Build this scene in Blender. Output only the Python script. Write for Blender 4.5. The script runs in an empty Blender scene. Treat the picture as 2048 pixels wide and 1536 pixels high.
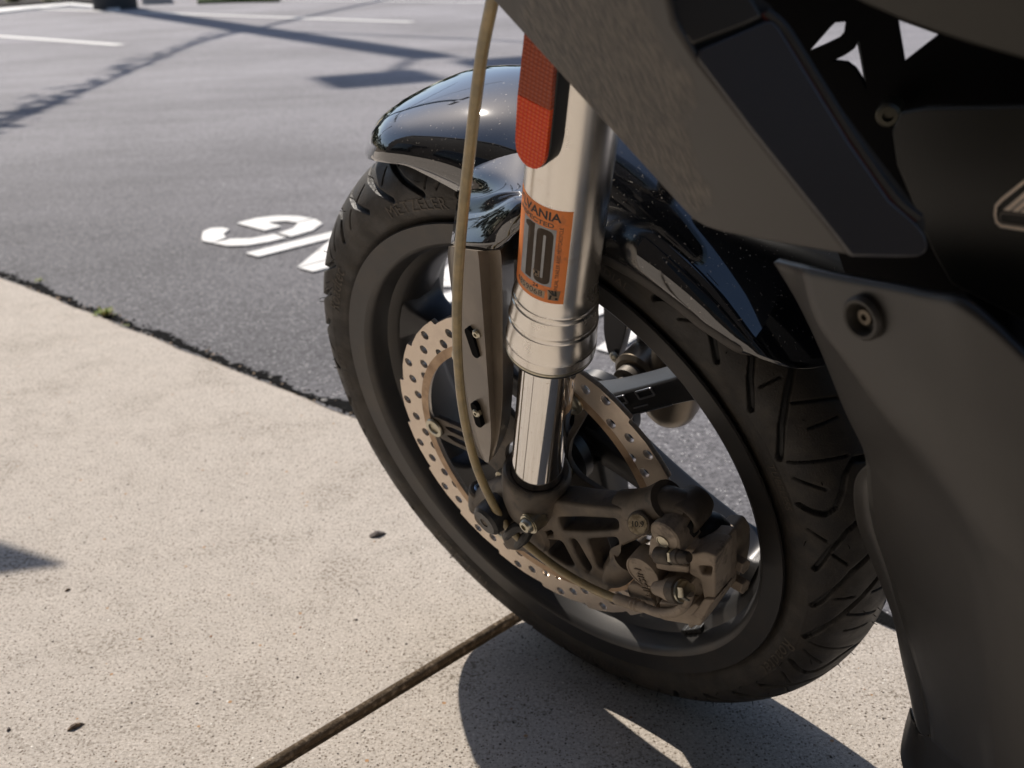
import bpy, bmesh, math, random
import numpy as np
from mathutils import Vector, Matrix, noise
random.seed(7); rng = np.random.default_rng(7)
R = math.radians
sc = bpy.context.scene
COL = sc.collection

# ------------------------------------------------------------------ camera, sky, sun, exposure
FPX = 2280.57                       # focal length in pixels of a 2048 px wide frame
PITCH, ROLL, CAMH = 0.373656, -0.0384174, 0.689541
cp, sp = math.cos(PITCH), math.sin(PITCH); cr, sr = math.cos(ROLL), math.sin(ROLL)
F_ = np.array([0, cp, -sp]); R0 = np.array([1., 0, 0]); U0 = np.cross(R0, F_)
R_ = cr * R0 + sr * U0; U_ = -sr * R0 + cr * U0
O_ = np.array([0, 0, CAMH])
cam = bpy.data.cameras.new('camera'); camo = bpy.data.objects.new('camera', cam); COL.objects.link(camo)
m = Matrix.Identity(4)
for i, v in enumerate((R_, U_, -F_)):
    for j in range(3): m[j][i] = v[j]
m[0][3], m[1][3], m[2][3] = O_
camo.matrix_world = m
cam.sensor_width = 36; cam.lens = 36 * FPX / 2048; cam.clip_start = .01; cam.clip_end = 2000
cam.dof.use_dof = True; cam.dof.focus_distance = .80; cam.dof.aperture_fstop = 11
sc.camera = camo
SUN_EL, SUN_AZ = 49., 119.0         # azimuth of the sun, counter-clockwise from +X
w = bpy.data.worlds.new("World"); sc.world = w; w.use_nodes = True
nt = w.node_tree; sky = nt.nodes.new('ShaderNodeTexSky'); sky.sky_type = 'NISHITA'; sky.sun_disc = False
sky.sun_elevation = R(SUN_EL); sky.sun_rotation = R(90 - SUN_AZ); sky.dust_density = 1.0
bg = nt.nodes['Background']; nt.links.new(sky.outputs[0], bg.inputs[0]); bg.inputs[1].default_value = .105
sl = bpy.data.lights.new('sun', 'SUN'); so = bpy.data.objects.new('sun', sl); COL.objects.link(so)
sl.energy = 5.0; sl.angle = R(.5); sl.color = (1, .92, .82)
sv = Vector((math.cos(R(SUN_AZ)) * math.cos(R(SUN_EL)), math.sin(R(SUN_AZ)) * math.cos(R(SUN_EL)), math.sin(R(SUN_EL))))
so.rotation_euler = sv.to_track_quat('Z', 'Y').to_euler(); so.location = (-4, 7, 9)
sc.view_settings.view_transform = 'Standard'; sc.view_settings.look = 'None'
sc.view_settings.exposure = .10; sc.view_settings.gamma = 1
sc.render.engine = 'CYCLES'; sc.cycles.use_denoising = True
sc.cycles.max_bounces = 8; sc.cycles.sample_clamp_indirect = 6

# ------------------------------------------------------------------ the wheel frame (the whole bike leans in it)
WC = np.array([0.0598006, 0.9252423, 0.282791])
MW = np.array([[-0.72440881, -0.65938536, -0.20110401], [0.68937064, -0.69289949, -0.21132538], [0, -0.29172117, 0.9565034]])
BASE = np.array([0, 0, -.292])      # vertices of the bike are kept relative to the tyre's foot

def ray(u, v):
    d = ((u - 1024) / FPX) * R_ - ((v - 768) / FPX) * U_ + F_
    return MW.T @ (O_ - WC), MW.T @ d
def P(u, v, Y):
    """point of the bike frame (X forward, Y to the bike's left, Z up) seen at a pixel and lying Y metres left of the wheel plane"""
    o, d = ray(u, v); t = (Y - o[1]) / d[1]; return o + t * d
def PP(L, Y=None): return [P(a[0], a[1], a[2] if len(a) > 2 else Y) for a in L]
def G(u, v, z=0.):
    d = ((u - 1024) / FPX) * R_ - ((v - 768) / FPX) * U_ + F_
    return O_ + d * (z - O_[2]) / d[2]
def toW(p): return WC + MW @ np.asarray(p)

# ------------------------------------------------------------------ materials
def mat(name, base=(.5, .5, .5), rough=.5, metal=0., var=None, bump=None, coat=0., spec=.5, aniso=0, var2=None, rvar=None, coords='Object'):
    m = bpy.data.materials.new(name); m.use_nodes = True; t = m.node_tree; N = t.nodes; b = N['Principled BSDF']
    b.inputs['Base Color'].default_value = (*base, 1); b.inputs['Roughness'].default_value = rough
    b.inputs['Metallic'].default_value = metal; b.inputs['Coat Weight'].default_value = coat; b.inputs['Coat Roughness'].default_value = .05
    b.inputs['Specular IOR Level'].default_value = spec
    tc = N.new('ShaderNodeTexCoord')
    def nz(scale, detail=4, stretch=None, rough=.6):
        n = N.new('ShaderNodeTexNoise'); n.inputs['Scale'].default_value = scale; n.inputs['Detail'].default_value = detail
        n.inputs['Roughness'].default_value = rough
        if stretch:
            mp = N.new('ShaderNodeMapping'); mp.inputs['Scale'].default_value = stretch[:3]
            if len(stretch) > 3: mp.inputs['Rotation'].default_value = stretch[3:]
            t.links.new(tc.outputs[coords], mp.inputs[0]); t.links.new(mp.outputs[0], n.inputs[0])
        else: t.links.new(tc.outputs[coords], n.inputs[0])
        return n
    src = None
    for vv in (var, var2):
        if not vv: continue
        col, scale, lo, hi = vv[:4]
        n = nz(scale, 5, vv[4] if len(vv) > 4 else None)
        r = N.new('ShaderNodeMapRange'); r.inputs[1].default_value = lo; r.inputs[2].default_value = hi
        t.links.new(n.outputs[0], r.inputs[0])
        mx = N.new('ShaderNodeMix'); mx.data_type = 'RGBA'
        t.links.new(r.outputs[0], mx.inputs[0])
        if src: t.links.new(src, mx.inputs[6])
        else: mx.inputs[6].default_value = (*base, 1)
        mx.inputs[7].default_value = (*col, 1); src = mx.outputs[2]
    if src: t.links.new(src, b.inputs['Base Color'])
    if rvar:
        n = nz(rvar[0], 4, rvar[3] if len(rvar) > 3 else None); r = N.new('ShaderNodeMapRange'); r.inputs[1].default_value = .3; r.inputs[2].default_value = .7
        r.inputs[3].default_value = rvar[1]; r.inputs[4].default_value = rvar[2]
        t.links.new(n.outputs[0], r.inputs[0]); t.links.new(r.outputs[0], b.inputs['Roughness'])
    if bump:
        n = nz(bump[0], bump[2] if len(bump) > 2 else 4, bump[3] if len(bump) > 3 else None)
        bp = N.new('ShaderNodeBump'); bp.inputs['Strength'].default_value = 1; bp.inputs['Distance'].default_value = bump[1]
        t.links.new(n.outputs[0], bp.inputs['Height']); t.links.new(bp.outputs[0], b.inputs['Normal'])
    return m

RUBBER = mat('rubber', (.021, .019, .017), .55, var=((.058, .048, .036), 60, .42, .75), var2=((.040, .033, .025), 9, .4, .7), bump=(700, .0004, 4), rvar=(40, .45, .75))
t_ = RUBBER.node_tree; b_ = t_.nodes['Principled BSDF']; at_ = t_.nodes.new('ShaderNodeAttribute'); at_.attribute_name = 'groove_shade'; mx_ = t_.nodes.new('ShaderNodeMix'); mx_.data_type = 'RGBA'
t_.links.new(b_.inputs['Base Color'].links[0].from_socket, mx_.inputs[6]); mx_.inputs[7].default_value = (.005, .005, .005, 1); t_.links.new(at_.outputs['Fac'], mx_.inputs[0]); t_.links.new(mx_.outputs[2], b_.inputs['Base Color'])   # shade of the deep tread grooves painted in as near-black colour
RIMM = mat('rim_paint', (.072, .070, .069), .38, .72, bump=(1500, .00004, 2), var=((.095, .086, .076), 30, .5, .85))
SPOKEM = mat('spoke_paint', (.05, .05, .052), .35, .6, bump=(1500, .00004, 2))
ALU = mat('brushed_aluminium', (.86, .82, .76), .25, 1., rvar=(30, .22, .29), var=((.66, .60, .52), 60, .62, .80), var2=((.5, .42, .33), 230, .70, .76))
CHROME = mat('chrome', (.83, .81, .78), .07, 1., var=((.30, .25, .2), 260, .66, .74), rvar=(80, .05, .12))
DISCM = mat('disc_steel', (.80, .69, .57), .36, .85, var=((.60, .50, .42), 30, .52, .8), bump=(300, .00004, 3))
def brushed(m, c2, f=900):
    t = m.node_tree; N = t.nodes; L = t.links; b = N['Principled BSDF']; tc = N.new('ShaderNodeTexCoord')
    sb = N.new('ShaderNodeVectorMath'); sb.operation = 'MULTIPLY_ADD'; L.new(tc.outputs['Object'], sb.inputs[0]); sb.inputs[1].default_value = (1, 0, 1); sb.inputs[2].default_value = (0, 0, float(BASE[2]))
    ln = N.new('ShaderNodeVectorMath'); ln.operation = 'LENGTH'; L.new(sb.outputs[0], ln.inputs[0])
    mu = N.new('ShaderNodeMath'); mu.operation = 'MULTIPLY'; L.new(ln.outputs['Value'], mu.inputs[0]); mu.inputs[1].default_value = f
    n = N.new('ShaderNodeTexNoise'); n.noise_dimensions = '1D'; n.inputs['Detail'].default_value = 4; L.new(mu.outputs[0], n.inputs['W'])
    r = N.new('ShaderNodeMapRange'); r.inputs[1].default_value = .4; r.inputs[2].default_value = .7; r.inputs[4].default_value = .6; L.new(n.outputs[0], r.inputs[0])
    mx = N.new('ShaderNodeMix'); mx.data_type = 'RGBA'; L.new(r.outputs[0], mx.inputs[0]); L.new(b.inputs['Base Color'].links[0].from_socket, mx.inputs[6]); mx.inputs[7].default_value = (*c2, 1); L.new(mx.outputs[2], b.inputs['Base Color'])
    bp = N.new('ShaderNodeBump'); bp.inputs['Distance'].default_value = .00008; L.new(n.outputs[0], bp.inputs['Height']); L.new(bp.outputs[0], b.inputs['Normal'])
brushed(DISCM, (.60, .51, .43))
DISCIN = mat('disc_band', (.50, .36, .24), .48, .7, var=((.28, .18, .11), 50, .45, .7))
CAST = mat('black_casting', (.085, .070, .054), .5, .2, var=((.19, .15, .11), 30, .45, .75), var2=((.02, .018, .018), 70, .56, .72), bump=(1400, .00012, 3))
CASTD = mat('dusty_casting', (.30, .245, .19), .6, .05, var=((.42, .345, .265), 45, .45, .70), var2=((.10, .08, .062), 60, .54, .68), bump=(1200, .0002, 3))
BLACKP = mat('black_plastic', (.012, .012, .012), .5, 0, bump=(1200, .0001, 2))
BLACKV = mat('deep_black', (.003, .003, .004), .7, spec=.08)
GLOSS = mat('gloss_black_paint', (.006, .0065, .008), .05, 0, coat=1., var=((.34, .31, .27), 380, .65, .70), spec=.4)
STEEL = mat('zinc_bolt', (.55, .52, .42), .3, 1., var=((.3, .25, .15), 90, .5, .8))
HOSE = mat('braided_hose', (.40, .30, .145), .38, .0, var=((.24, .20, .11), 80, .4, .7), coat=.35)
PANEL = mat('matt_side_panel', (.014, .0122, .010), .42, 0, spec=.6, rvar=(7, .36, .46), var=((.10, .09, .08), 700, .73, .78), bump=(900, .00006, 2))
PANELG = mat('gloss_dark_panel', (.038, .037, .041), .16, 0, spec=.7, rvar=(5, .12, .2))
GLOSS.node_tree.nodes['Principled BSDF'].inputs['Coat IOR'].default_value = 1.95

# ------------------------------------------------------------------ mesh helpers
def finish(name, bm, m, parent=None, smooth=35, base=True, bevel=0, seg=2, solid=0, recalc=True):
    if recalc: bmesh.ops.recalc_face_normals(bm, faces=bm.faces)
    me = bpy.data.meshes.new(name); bm.to_mesh(me); bm.free()
    return link(name, me, m, parent, smooth, base, bevel, seg, solid)
def link(name, me, m, parent=None, smooth=35, base=True, bevel=0, seg=2, solid=0):
    if base: me.transform(Matrix.Translation(Vector(-BASE)))
    if smooth:
        me.shade_smooth(); me.set_sharp_from_angle(angle=R(smooth))
    o = bpy.data.objects.new(name, me); COL.objects.link(o)
    for mm in (m if isinstance(m, (list, tuple)) else [m]): me.materials.append(mm)
    if parent: o.parent = parent
    if solid:
        s = o.modifiers.new('solid', 'SOLIDIFY'); s.thickness = solid; s.offset = 0
    if bevel:
        s = o.modifiers.new('bevel', 'BEVEL'); s.width = bevel; s.segments = seg; s.limit_method = 'ANGLE'; s.angle_limit = R(30); s.harden_normals = False
    return o
def tag(o, label=None, cat=None, group=None, kind=None):
    if label: o['label'] = label
    if cat: o['category'] = cat
    if group: o['group'] = group
    if kind: o['kind'] = kind
    return o
def basis(ax, ref=None):
    a = np.asarray(ax, float); a /= np.linalg.norm(a)
    r = np.array([0, 0, 1.]) if ref is None else np.asarray(ref, float)
    if abs(a @ r) > .95 * np.linalg.norm(r): r = np.array([1., 0, 0])
    x = np.cross(r, a); x /= np.linalg.norm(x); y = np.cross(a, x); return a, x, y
def lathe(bm, prof, o=(0, 0, 0), ax=(0, 1, 0), seg=48, a0=0, a1=2 * math.pi, cap=True, mi=0, close=False, ref=None):
    a, x, y = basis(ax, ref); o = np.asarray(o, float); full = abs(a1 - a0 - 2 * math.pi) < 1e-6
    n = seg if full else seg + 1; rings = []
    for t, r in prof:
        rings.append([bm.verts.new(o + a * t + r * (math.cos(a0 + (a1 - a0) * k / seg) * x + math.sin(a0 + (a1 - a0) * k / seg) * y)) for k in range(n)])
    L = rings + ([rings[0]] if close else [])
    for A, B in zip(L[:-1], L[1:]):
        for k in range(seg):
            k2 = (k + 1) % n
            f = bm.faces.new((A[k], A[k2], B[k2], B[k])); f.material_index = mi
    if cap and not close and full:
        for rg in (rings[0], rings[-1]):
            try: bm.faces.new(rg).material_index = mi
            except ValueError: pass
def cyl(bm, o, ax, r, h, seg=32, ch=None, mi=0):
    ch = min(r, h) * .15 if ch is None else ch
    lathe(bm, [(0, r - ch), (ch, r), (h - ch, r), (h, r - ch)], o, ax, seg, mi=mi)
def hexhead(bm, o, ax, r, h, mi=0, socket=0):
    lathe(bm, [(0, r), (h * .85, r), (h, r * .9)], o, ax, 6, mi=mi)
def crom(pts, n):
    pts = np.asarray(pts, float); q = np.vstack([2 * pts[0] - pts[1], pts, 2 * pts[-1] - pts[-2]]); out = []
    for i in range(len(pts) - 1):
        p0, p1, p2, p3 = q[i:i + 4]
        for k in range(n):
            t = k / n; out.append(.5 * (2 * p1 + (p2 - p0) * t + (2 * p0 - 5 * p1 + 4 * p2 - p3) * t * t + (3 * p1 - p0 - 3 * p2 + p3) * t ** 3))
    out.append(pts[-1]); return np.array(out)
def tube(bm, pts, rad, seg=12, n=6, mi=0, smooth=True):
    pts = crom(pts, n) if smooth else np.asarray(pts, float)
    if not callable(rad):
        rr = np.full(len(pts), rad) if np.isscalar(rad) else np.interp(np.linspace(0, 1, len(pts)), np.linspace(0, 1, len(rad)), rad)
    T = np.gradient(pts, axis=0); T /= np.linalg.norm(T, axis=1)[:, None]
    _, x, y = basis(T[0]); rings = []
    for i, p in enumerate(pts):
        x = x - T[i] * (x @ T[i]); x /= np.linalg.norm(x); y = np.cross(T[i], x)
        rings.append([bm.verts.new(p + rr[i] * (math.cos(2 * math.pi * k / seg) * x + math.sin(2 * math.pi * k / seg) * y)) for k in range(seg)])
    for A, B in zip(rings[:-1], rings[1:]):
        for k in range(seg): bm.faces.new((A[k], A[(k + 1) % seg], B[(k + 1) % seg], B[k])).material_index = mi
    for rg in (rings[0], rings[-1]): bm.faces.new(rg).material_index = mi
def box(bm, c, s, rot=None, mi=0):
    vs = []
    for dx in (-.5, .5):
        for dy in (-.5, .5):
            for dz in (-.5, .5):
                p = np.array([dx * s[0], dy * s[1], dz * s[2]])
                if rot is not None: p = rot @ p
                vs.append(bm.verts.new(np.asarray(c) + p))
    for f in ((0, 1, 3, 2), (4, 6, 7, 5), (0, 4, 5, 1), (2, 3, 7, 6), (0, 2, 6, 4), (1, 5, 7, 3)):
        bm.faces.new([vs[i] for i in f]).material_index = mi
def rounded(poly, r, n=4):
    out = []; poly = [np.asarray(q, float) for q in poly]; k = len(poly)
    for i in range(k):
        p0, p, p2 = poly[i - 1], poly[i], poly[(i + 1) % k]
        a = p0 - p; b = p2 - p; la, lb = np.linalg.norm(a), np.linalg.norm(b); rr = min(r, la * .45, lb * .45)
        A = p + a / la * rr; B = p + b / lb * rr
        for j in range(n + 1):
            t = j / n; out.append((1 - t) ** 2 * A + 2 * t * (1 - t) * p + t * t * B)
    return out
def curve_mesh(polys, half, bevel=0, res=2):
    """filled 2D outlines (first is the outside, the others holes) extruded along Z"""
    cu = bpy.data.curves.new('tmp', 'CURVE'); cu.dimensions = '2D'; cu.fill_mode = 'BOTH'
    for poly in polys:
        s = cu.splines.new('POLY'); s.points.add(len(poly) - 1)
        for i, q in enumerate(poly): s.points[i].co = (q[0], q[1], 0, 1)
        s.use_cyclic_u = True
    cu.extrude = max(half - bevel, 0); cu.bevel_depth = bevel; cu.bevel_resolution = res; cu.offset = -bevel
    o = bpy.data.objects.new('tmp', cu); COL.objects.link(o)
    dg = bpy.context.evaluated_depsgraph_get(); me = bpy.data.meshes.new_from_object(o.evaluated_get(dg))
    bpy.data.objects.remove(o); bpy.data.curves.remove(cu); return me
def add_mapped(bm, me, f, mi=0):
    vs = [bm.verts.new(f(*v.co)) for v in me.vertices]
    for p in me.polygons:
        try: bm.faces.new([vs[i] for i in p.vertices]).material_index = mi
        except ValueError: pass
    bpy.data.meshes.remove(me)
def plate(bm, polys, Y, half, bevel=.001, mi=0, tilt=None):
    """plate parallel to the wheel plane; polygons are (X, Z) lists"""
    f = (lambda x, y, z: (x, Y + z, y)) if tilt is None else (lambda x, y, z: (x, Y + z + tilt[0] * (x - tilt[2]) + tilt[1] * (y - tilt[3]), y))
    add_mapped(bm, curve_mesh(polys, half, bevel), f, mi)
def strips(me, step=.0012):
    b = bmesh.new(); b.from_mesh(me); xs = [v.co.x for v in b.verts]; x = min(xs) + step
    while x < max(xs):
        bmesh.ops.bisect_plane(b, geom=b.verts[:] + b.edges[:] + b.faces[:], plane_co=(x, 0, 0), plane_no=(1, 0, 0)); x += step
    b.to_mesh(me); b.free(); return me
def xz(L, Y): return [(q[0], q[2]) for q in PP(L, Y)]
def text_mesh(s, size, half=0, align='CENTER', bevel=0, space=1., shear=0.):
    cu = bpy.data.curves.new('tmp', 'FONT'); cu.body = s; cu.size = size; cu.align_x = align; cu.align_y = 'CENTER'
    cu.extrude = half; cu.space_character = space; cu.shear = shear; cu.offset = bevel
    o = bpy.data.objects.new('tmp', cu); COL.objects.link(o)
    dg = bpy.context.evaluated_depsgraph_get(); me = bpy.data.meshes.new_from_object(o.evaluated_get(dg))
    bpy.data.objects.remove(o); bpy.data.curves.remove(cu); return me
def grid(bm, rows, n=5, m_=5, mi=0, smooth_u=True, smooth_v=True):
    """surface through rows of 3D control points"""
    A = np.array(rows, float)
    A = np.array([crom(r, n) if smooth_u else r for r in A])
    if smooth_v: A = np.stack([crom(A[:, j], m_) for j in range(A.shape[1])], 1)
    V = [[bm.verts.new(q) for q in r] for r in A]
    for i in range(len(V) - 1):
        for j in range(len(V[0]) - 1): bm.faces.new((V[i][j], V[i][j + 1], V[i + 1][j + 1], V[i + 1][j])).material_index = mi
    return A
def plane3(a, b, c):
    n = np.cross(b - a, c - a); n /= np.linalg.norm(n)
    if n @ (MW.T @ (O_ - WC) - a) < 0: n = -n
    return a, n
def onpl(u, v, pl):
    o, d = ray(u, v); return o + d * ((pl[0] - o) @ pl[1]) / (d @ pl[1])
def panel(bm, outline, pl, thick=.004, back=None, mi=0):
    """flat panel in plane pl with real thickness behind it"""
    fr = [onpl(*q, pl) if len(q) == 2 else np.array(q) for q in outline]
    A = [bm.verts.new(q) for q in fr]; B = [bm.verts.new(q - pl[1] * thick) for q in fr]
    bm.faces.new(A).material_index = mi; bm.faces.new(B[::-1]).material_index = mi
    k = len(A)
    for i in range(k): bm.faces.new((A[i], A[(i + 1) % k], B[(i + 1) % k], B[i])).material_index = mi
def nbm(): return bmesh.new()

# ------------------------------------------------------------------ ground
UX = np.array([-.70957, .704634]); UY = np.array([-.704634, -.70957])
def gu(u, v, z=0.): q = UX * u + UY * v; return (q[0], q[1], z)
def ground_mat(name, stops, scale, big, bump, rough, dark=None, spots=None, light=None):
    m = bpy.data.materials.new(name); m.use_nodes = True; t = m.node_tree; N = t.nodes; b = N['Principled BSDF']; L = t.links
    tc = N.new('ShaderNodeTexCoord'); b.inputs['Roughness'].default_value = rough; b.inputs['Specular IOR Level'].default_value = .3
    def noise_(s, d=5, r=.6, st=None):
        n = N.new('ShaderNodeTexNoise'); n.inputs['Scale'].default_value = s; n.inputs['Detail'].default_value = d; n.inputs['Roughness'].default_value = r
        if st:
            mp = N.new('ShaderNodeMapping'); mp.inputs['Scale'].default_value = st; mp.inputs['Rotation'].default_value = (0, 0, R(45)); L.new(tc.outputs['Object'], mp.inputs[0]); L.new(mp.outputs[0], n.inputs[0])
        else: L.new(tc.outputs['Object'], n.inputs[0])
        return n.outputs[0]
    def vor(s):
        n = N.new('ShaderNodeTexVoronoi'); n.inputs['Scale'].default_value = s; L.new(tc.outputs['Object'], n.inputs[0]); return n
    def ramp(x, ps):
        r = N.new('ShaderNodeValToRGB'); e = r.color_ramp.elements
        while len(e) < len(ps): e.new(.5)
        for el, (p_, c_) in zip(e, ps): el.position = p_; el.color = (*c_, 1) if len(c_) == 3 else c_
        L.new(x, r.inputs[0]); return r.outputs[0]
    def mix(f, a, c, mode='MIX'):
        x = N.new('ShaderNodeMix'); x.data_type = 'RGBA'; x.blend_type = mode
        if isinstance(f, float): x.inputs[0].default_value = f
        else: L.new(f, x.inputs[0])
        for s_, i in ((a, 6), (c, 7)):
            if isinstance(s_, tuple): x.inputs[i].default_value = (*s_, 1)
            else: L.new(s_, x.inputs[i])
        return x.outputs[2]
    col = ramp(noise_(scale, 6, .7), stops)
    col = mix(.55, col, ramp(noise_(big, 4, .6), [(.3, (.86,) * 3), (.7, (1.06,) * 3)]), 'MULTIPLY')
    if name == 'asphalt':
        col = mix(.6, col, ramp(noise_(.9, 4, .55, (1, 6, 1)), [(.35, (.82,) * 3), (.65, (1.14,) * 3)]), 'MULTIPLY')
        col = mix(.7, col, ramp(noise_(.55, 3, .5), [(.38, (.72,) * 3), (.62, (1.12,) * 3)]), 'MULTIPLY')
    if name == 'concrete':
        a_ = N.new('ShaderNodeMapRange'); a_.inputs[1].default_value = .50; a_.inputs[2].default_value = .66; L.new(noise_(7, 5, .65), a_.inputs[0])
        c_ = N.new('ShaderNodeMapRange'); c_.inputs[1].default_value = .50; c_.inputs[2].default_value = .60; L.new(noise_(190, 4, .7), c_.inputs[0])
        d_ = N.new('ShaderNodeMath'); d_.operation = 'MULTIPLY'; L.new(a_.outputs[0], d_.inputs[0]); L.new(c_.outputs[0], d_.inputs[1])
        col = mix(d_.outputs[0], col, (.22, .185, .145))
    if name == 'asphalt':      # newer, darker binder in the metre or two next to the slab, worn paler farther out
        dt = N.new('ShaderNodeVectorMath'); dt.operation = 'DOT_PRODUCT'; L.new(tc.outputs['Object'], dt.inputs[0]); dt.inputs[1].default_value = (-UY[0], -UY[1], 0)
        ad = N.new('ShaderNodeMath'); ad.operation = 'MULTIPLY_ADD'; L.new(noise_(.8, 4, .6), ad.inputs[0]); ad.inputs[1].default_value = 2.2; L.new(dt.outputs['Value'], ad.inputs[2])
        mr = N.new('ShaderNodeMapRange'); mr.inputs[1].default_value = 1.9; mr.inputs[2].default_value = 4.6; L.new(ad.outputs[0], mr.inputs[0])
        col = mix(1.0, col, ramp(mr.outputs[0], [(0, (.58, .58, .60)), (1, (1.22, 1.21, 1.26))]), 'MULTIPLY')
    hs = [noise_(scale, 6, .7)]
    for (vs_, th, colr, prob) in (spots or []):
        vn = vor(vs_)
        f1 = N.new('ShaderNodeMath'); f1.operation = 'LESS_THAN'; L.new(vn.outputs['Distance'], f1.inputs[0]); f1.inputs[1].default_value = th
        sep = N.new('ShaderNodeSeparateColor'); L.new(vn.outputs['Color'], sep.inputs[0])
        f2 = N.new('ShaderNodeMath'); f2.operation = 'LESS_THAN'; L.new(sep.outputs[0], f2.inputs[0]); f2.inputs[1].default_value = prob
        f3 = N.new('ShaderNodeMath'); f3.operation = 'MULTIPLY'; L.new(f1.outputs[0], f3.inputs[0]); L.new(f2.outputs[0], f3.inputs[1])
        col = mix(f3.outputs[0], col, colr)
    L.new(col, b.inputs['Base Color'])
    h = hs[0]
    for dist, x in bump:
        bp = N.new('ShaderNodeBump'); bp.inputs['Distance'].default_value = dist; bp.inputs['Strength'].default_value = 1
        L.new(noise_(x, 5, .65), bp.inputs['Height'])
        if h is not hs[0]: L.new(h, bp.inputs['Normal'])
        h = bp.outputs[0]
    L.new(h, b.inputs['Normal'])
    return m
CONC = ground_mat('concrete', [(.32, (.24, .205, .170)), (.46, (.515, .458, .398)), (.56, (.575, .518, .458)), (.72, (.78, .72, .65))], 300, 26, [(.0022, 330), (.0010, 900)], .85,
                  spots=[(420, .28, (.16, .13, .10), .16), (170, .22, (.13, .105, .08), .12), (300, .32, (.22, .18, .14), .30), (95, .10, (.10, .085, .07), .30), (520, .22, (.80, .75, .66), .12), (90, .18, (.42, .25, .13), .03), (120, .14, (.85, .82, .76), .02)])
ASPH = ground_mat('asphalt', [(.36, (.095, .093, .098)), (.5, (.20, .195, .202)), (.64, (.34, .333, .34))], 150, 3, [(.0022, 180), (.001, 420)], .8,
                  spots=[(170, .34, (.05, .049, .053), .16), (210, .34, (.44, .43, .43), .14)])
WHITE = mat('road_paint', (.72, .71, .69), .6, var=((.50, .48, .46), 25, .52, .75), var2=((.24, .23, .235), 130, .60, .68), bump=(220, .001, 4))
DIRT = mat('joint_dirt', (.075, .050, .026), .9, var=((.17, .12, .07), 130, .48, .72), bump=(300, .003, 4))

def sheet(name, corners, z, m, thick=0, bev=0):
    bm = nbm(); A = [bm.verts.new(gu(u, v, z)) for u, v in corners]
    f = bm.faces.new(A)
    if thick:
        B = [bm.verts.new(gu(u, v, z - thick)) for u, v in corners]; k = len(A)
        bm.faces.new(B[::-1])
        for i in range(k): bm.faces.new((A[i], B[i], B[(i + 1) % k], A[(i + 1) % k]))
    return finish(name, bm, m, base=False, smooth=0, bevel=bev)
bm = nbm(); n_ = 2
vs = [bm.verts.new(gu(u, v, -.004)) for u, v in ((-900, -900), (900, -900), (900, -.986), (-900, -.986))]; bm.faces.new(vs)
tag(finish('asphalt_ground', bm, ASPH, base=False, smooth=0), kind='structure')
bm = nbm(); bm.faces.new([bm.verts.new(gu(u, v, -.13)) for u, v in ((-900, -1.2), (900, -1.2), (900, 900), (-900, 900))]); tag(finish('ground', bm, DIRT, base=False, smooth=0), kind='structure')
def slab(name, u0, u1, v0, v1, wob=False, stain=False):
    """concrete slab with a slightly ragged edge towards the asphalt and rounded arrises"""
    bm = nbm(); nu = int((u1 - u0) / .012) if wob else 1
    pts = []
    for i in range(nu + 1):
        u = u0 + (u1 - u0) * i / nu
        d = (noise.noise(Vector((u * 9, 0, 3))) * .007 + noise.noise(Vector((u * 60, 0, 1))) * .0035) if wob else 0
        pts.append((u, v0 + d))
    out = pts + [(u1, v1), (u0, v1)]
    A = [bm.verts.new(gu(u, v, 0)) for u, v in out]; bm.faces.new(A)
    B = [bm.verts.new(gu(u, v, -.12)) for u, v in out]; k = len(A)
    bm.faces.new(B[::-1])
    for i in range(k): bm.faces.new((A[i], B[i], B[(i + 1) % k], A[(i + 1) % k])).material_index = 1 if stain else 0
    o = finish(name, bm, [CONC, STAIN], base=False, smooth=50, bevel=.0065 if stain else .003, seg=4)
    if stain: o.modifiers['bevel'].material = 1
    return tag(o, kind='structure')
STAIN = mat('stained_concrete_edge', (.10, .068, .038), .9, var=((.30, .23, .16), 140, .50, .70), bump=(350, .002, 4))
slab('pavement', .7565, 3.4, -.994, 2.6, True, True)
slab('pavement', -2.2, .7452, -.994, 2.6, True)
slab('pavement', 3.412, 9, -.994, 2.6); slab('pavement', -6, -2.212, -.994, 2.6)
# dirt packed in the joint between the slabs
bm = nbm(); rows = []
for i in range(160):
    v = -.99 + 3.4 * i / 159
    nz_ = [noise.noise(Vector((v * f_, k * 1.7, 0))) for k, f_ in enumerate((40, 60, 80, 120, 160))]; rows.append([gu(.7440, v, -.0125 + .001 * nz_[0]), gu(.748, v, -.0125 + .0015 * nz_[1]), gu(.7525, v, -.0105 + .002 * nz_[2]), gu(.7560, v, -.0075 + .001 * nz_[3])])
grid(bm, rows, 1, 1, smooth_u=False, smooth_v=False)
tag(finish('joint_dirt', bm, DIRT, base=False), kind='structure')

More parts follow.
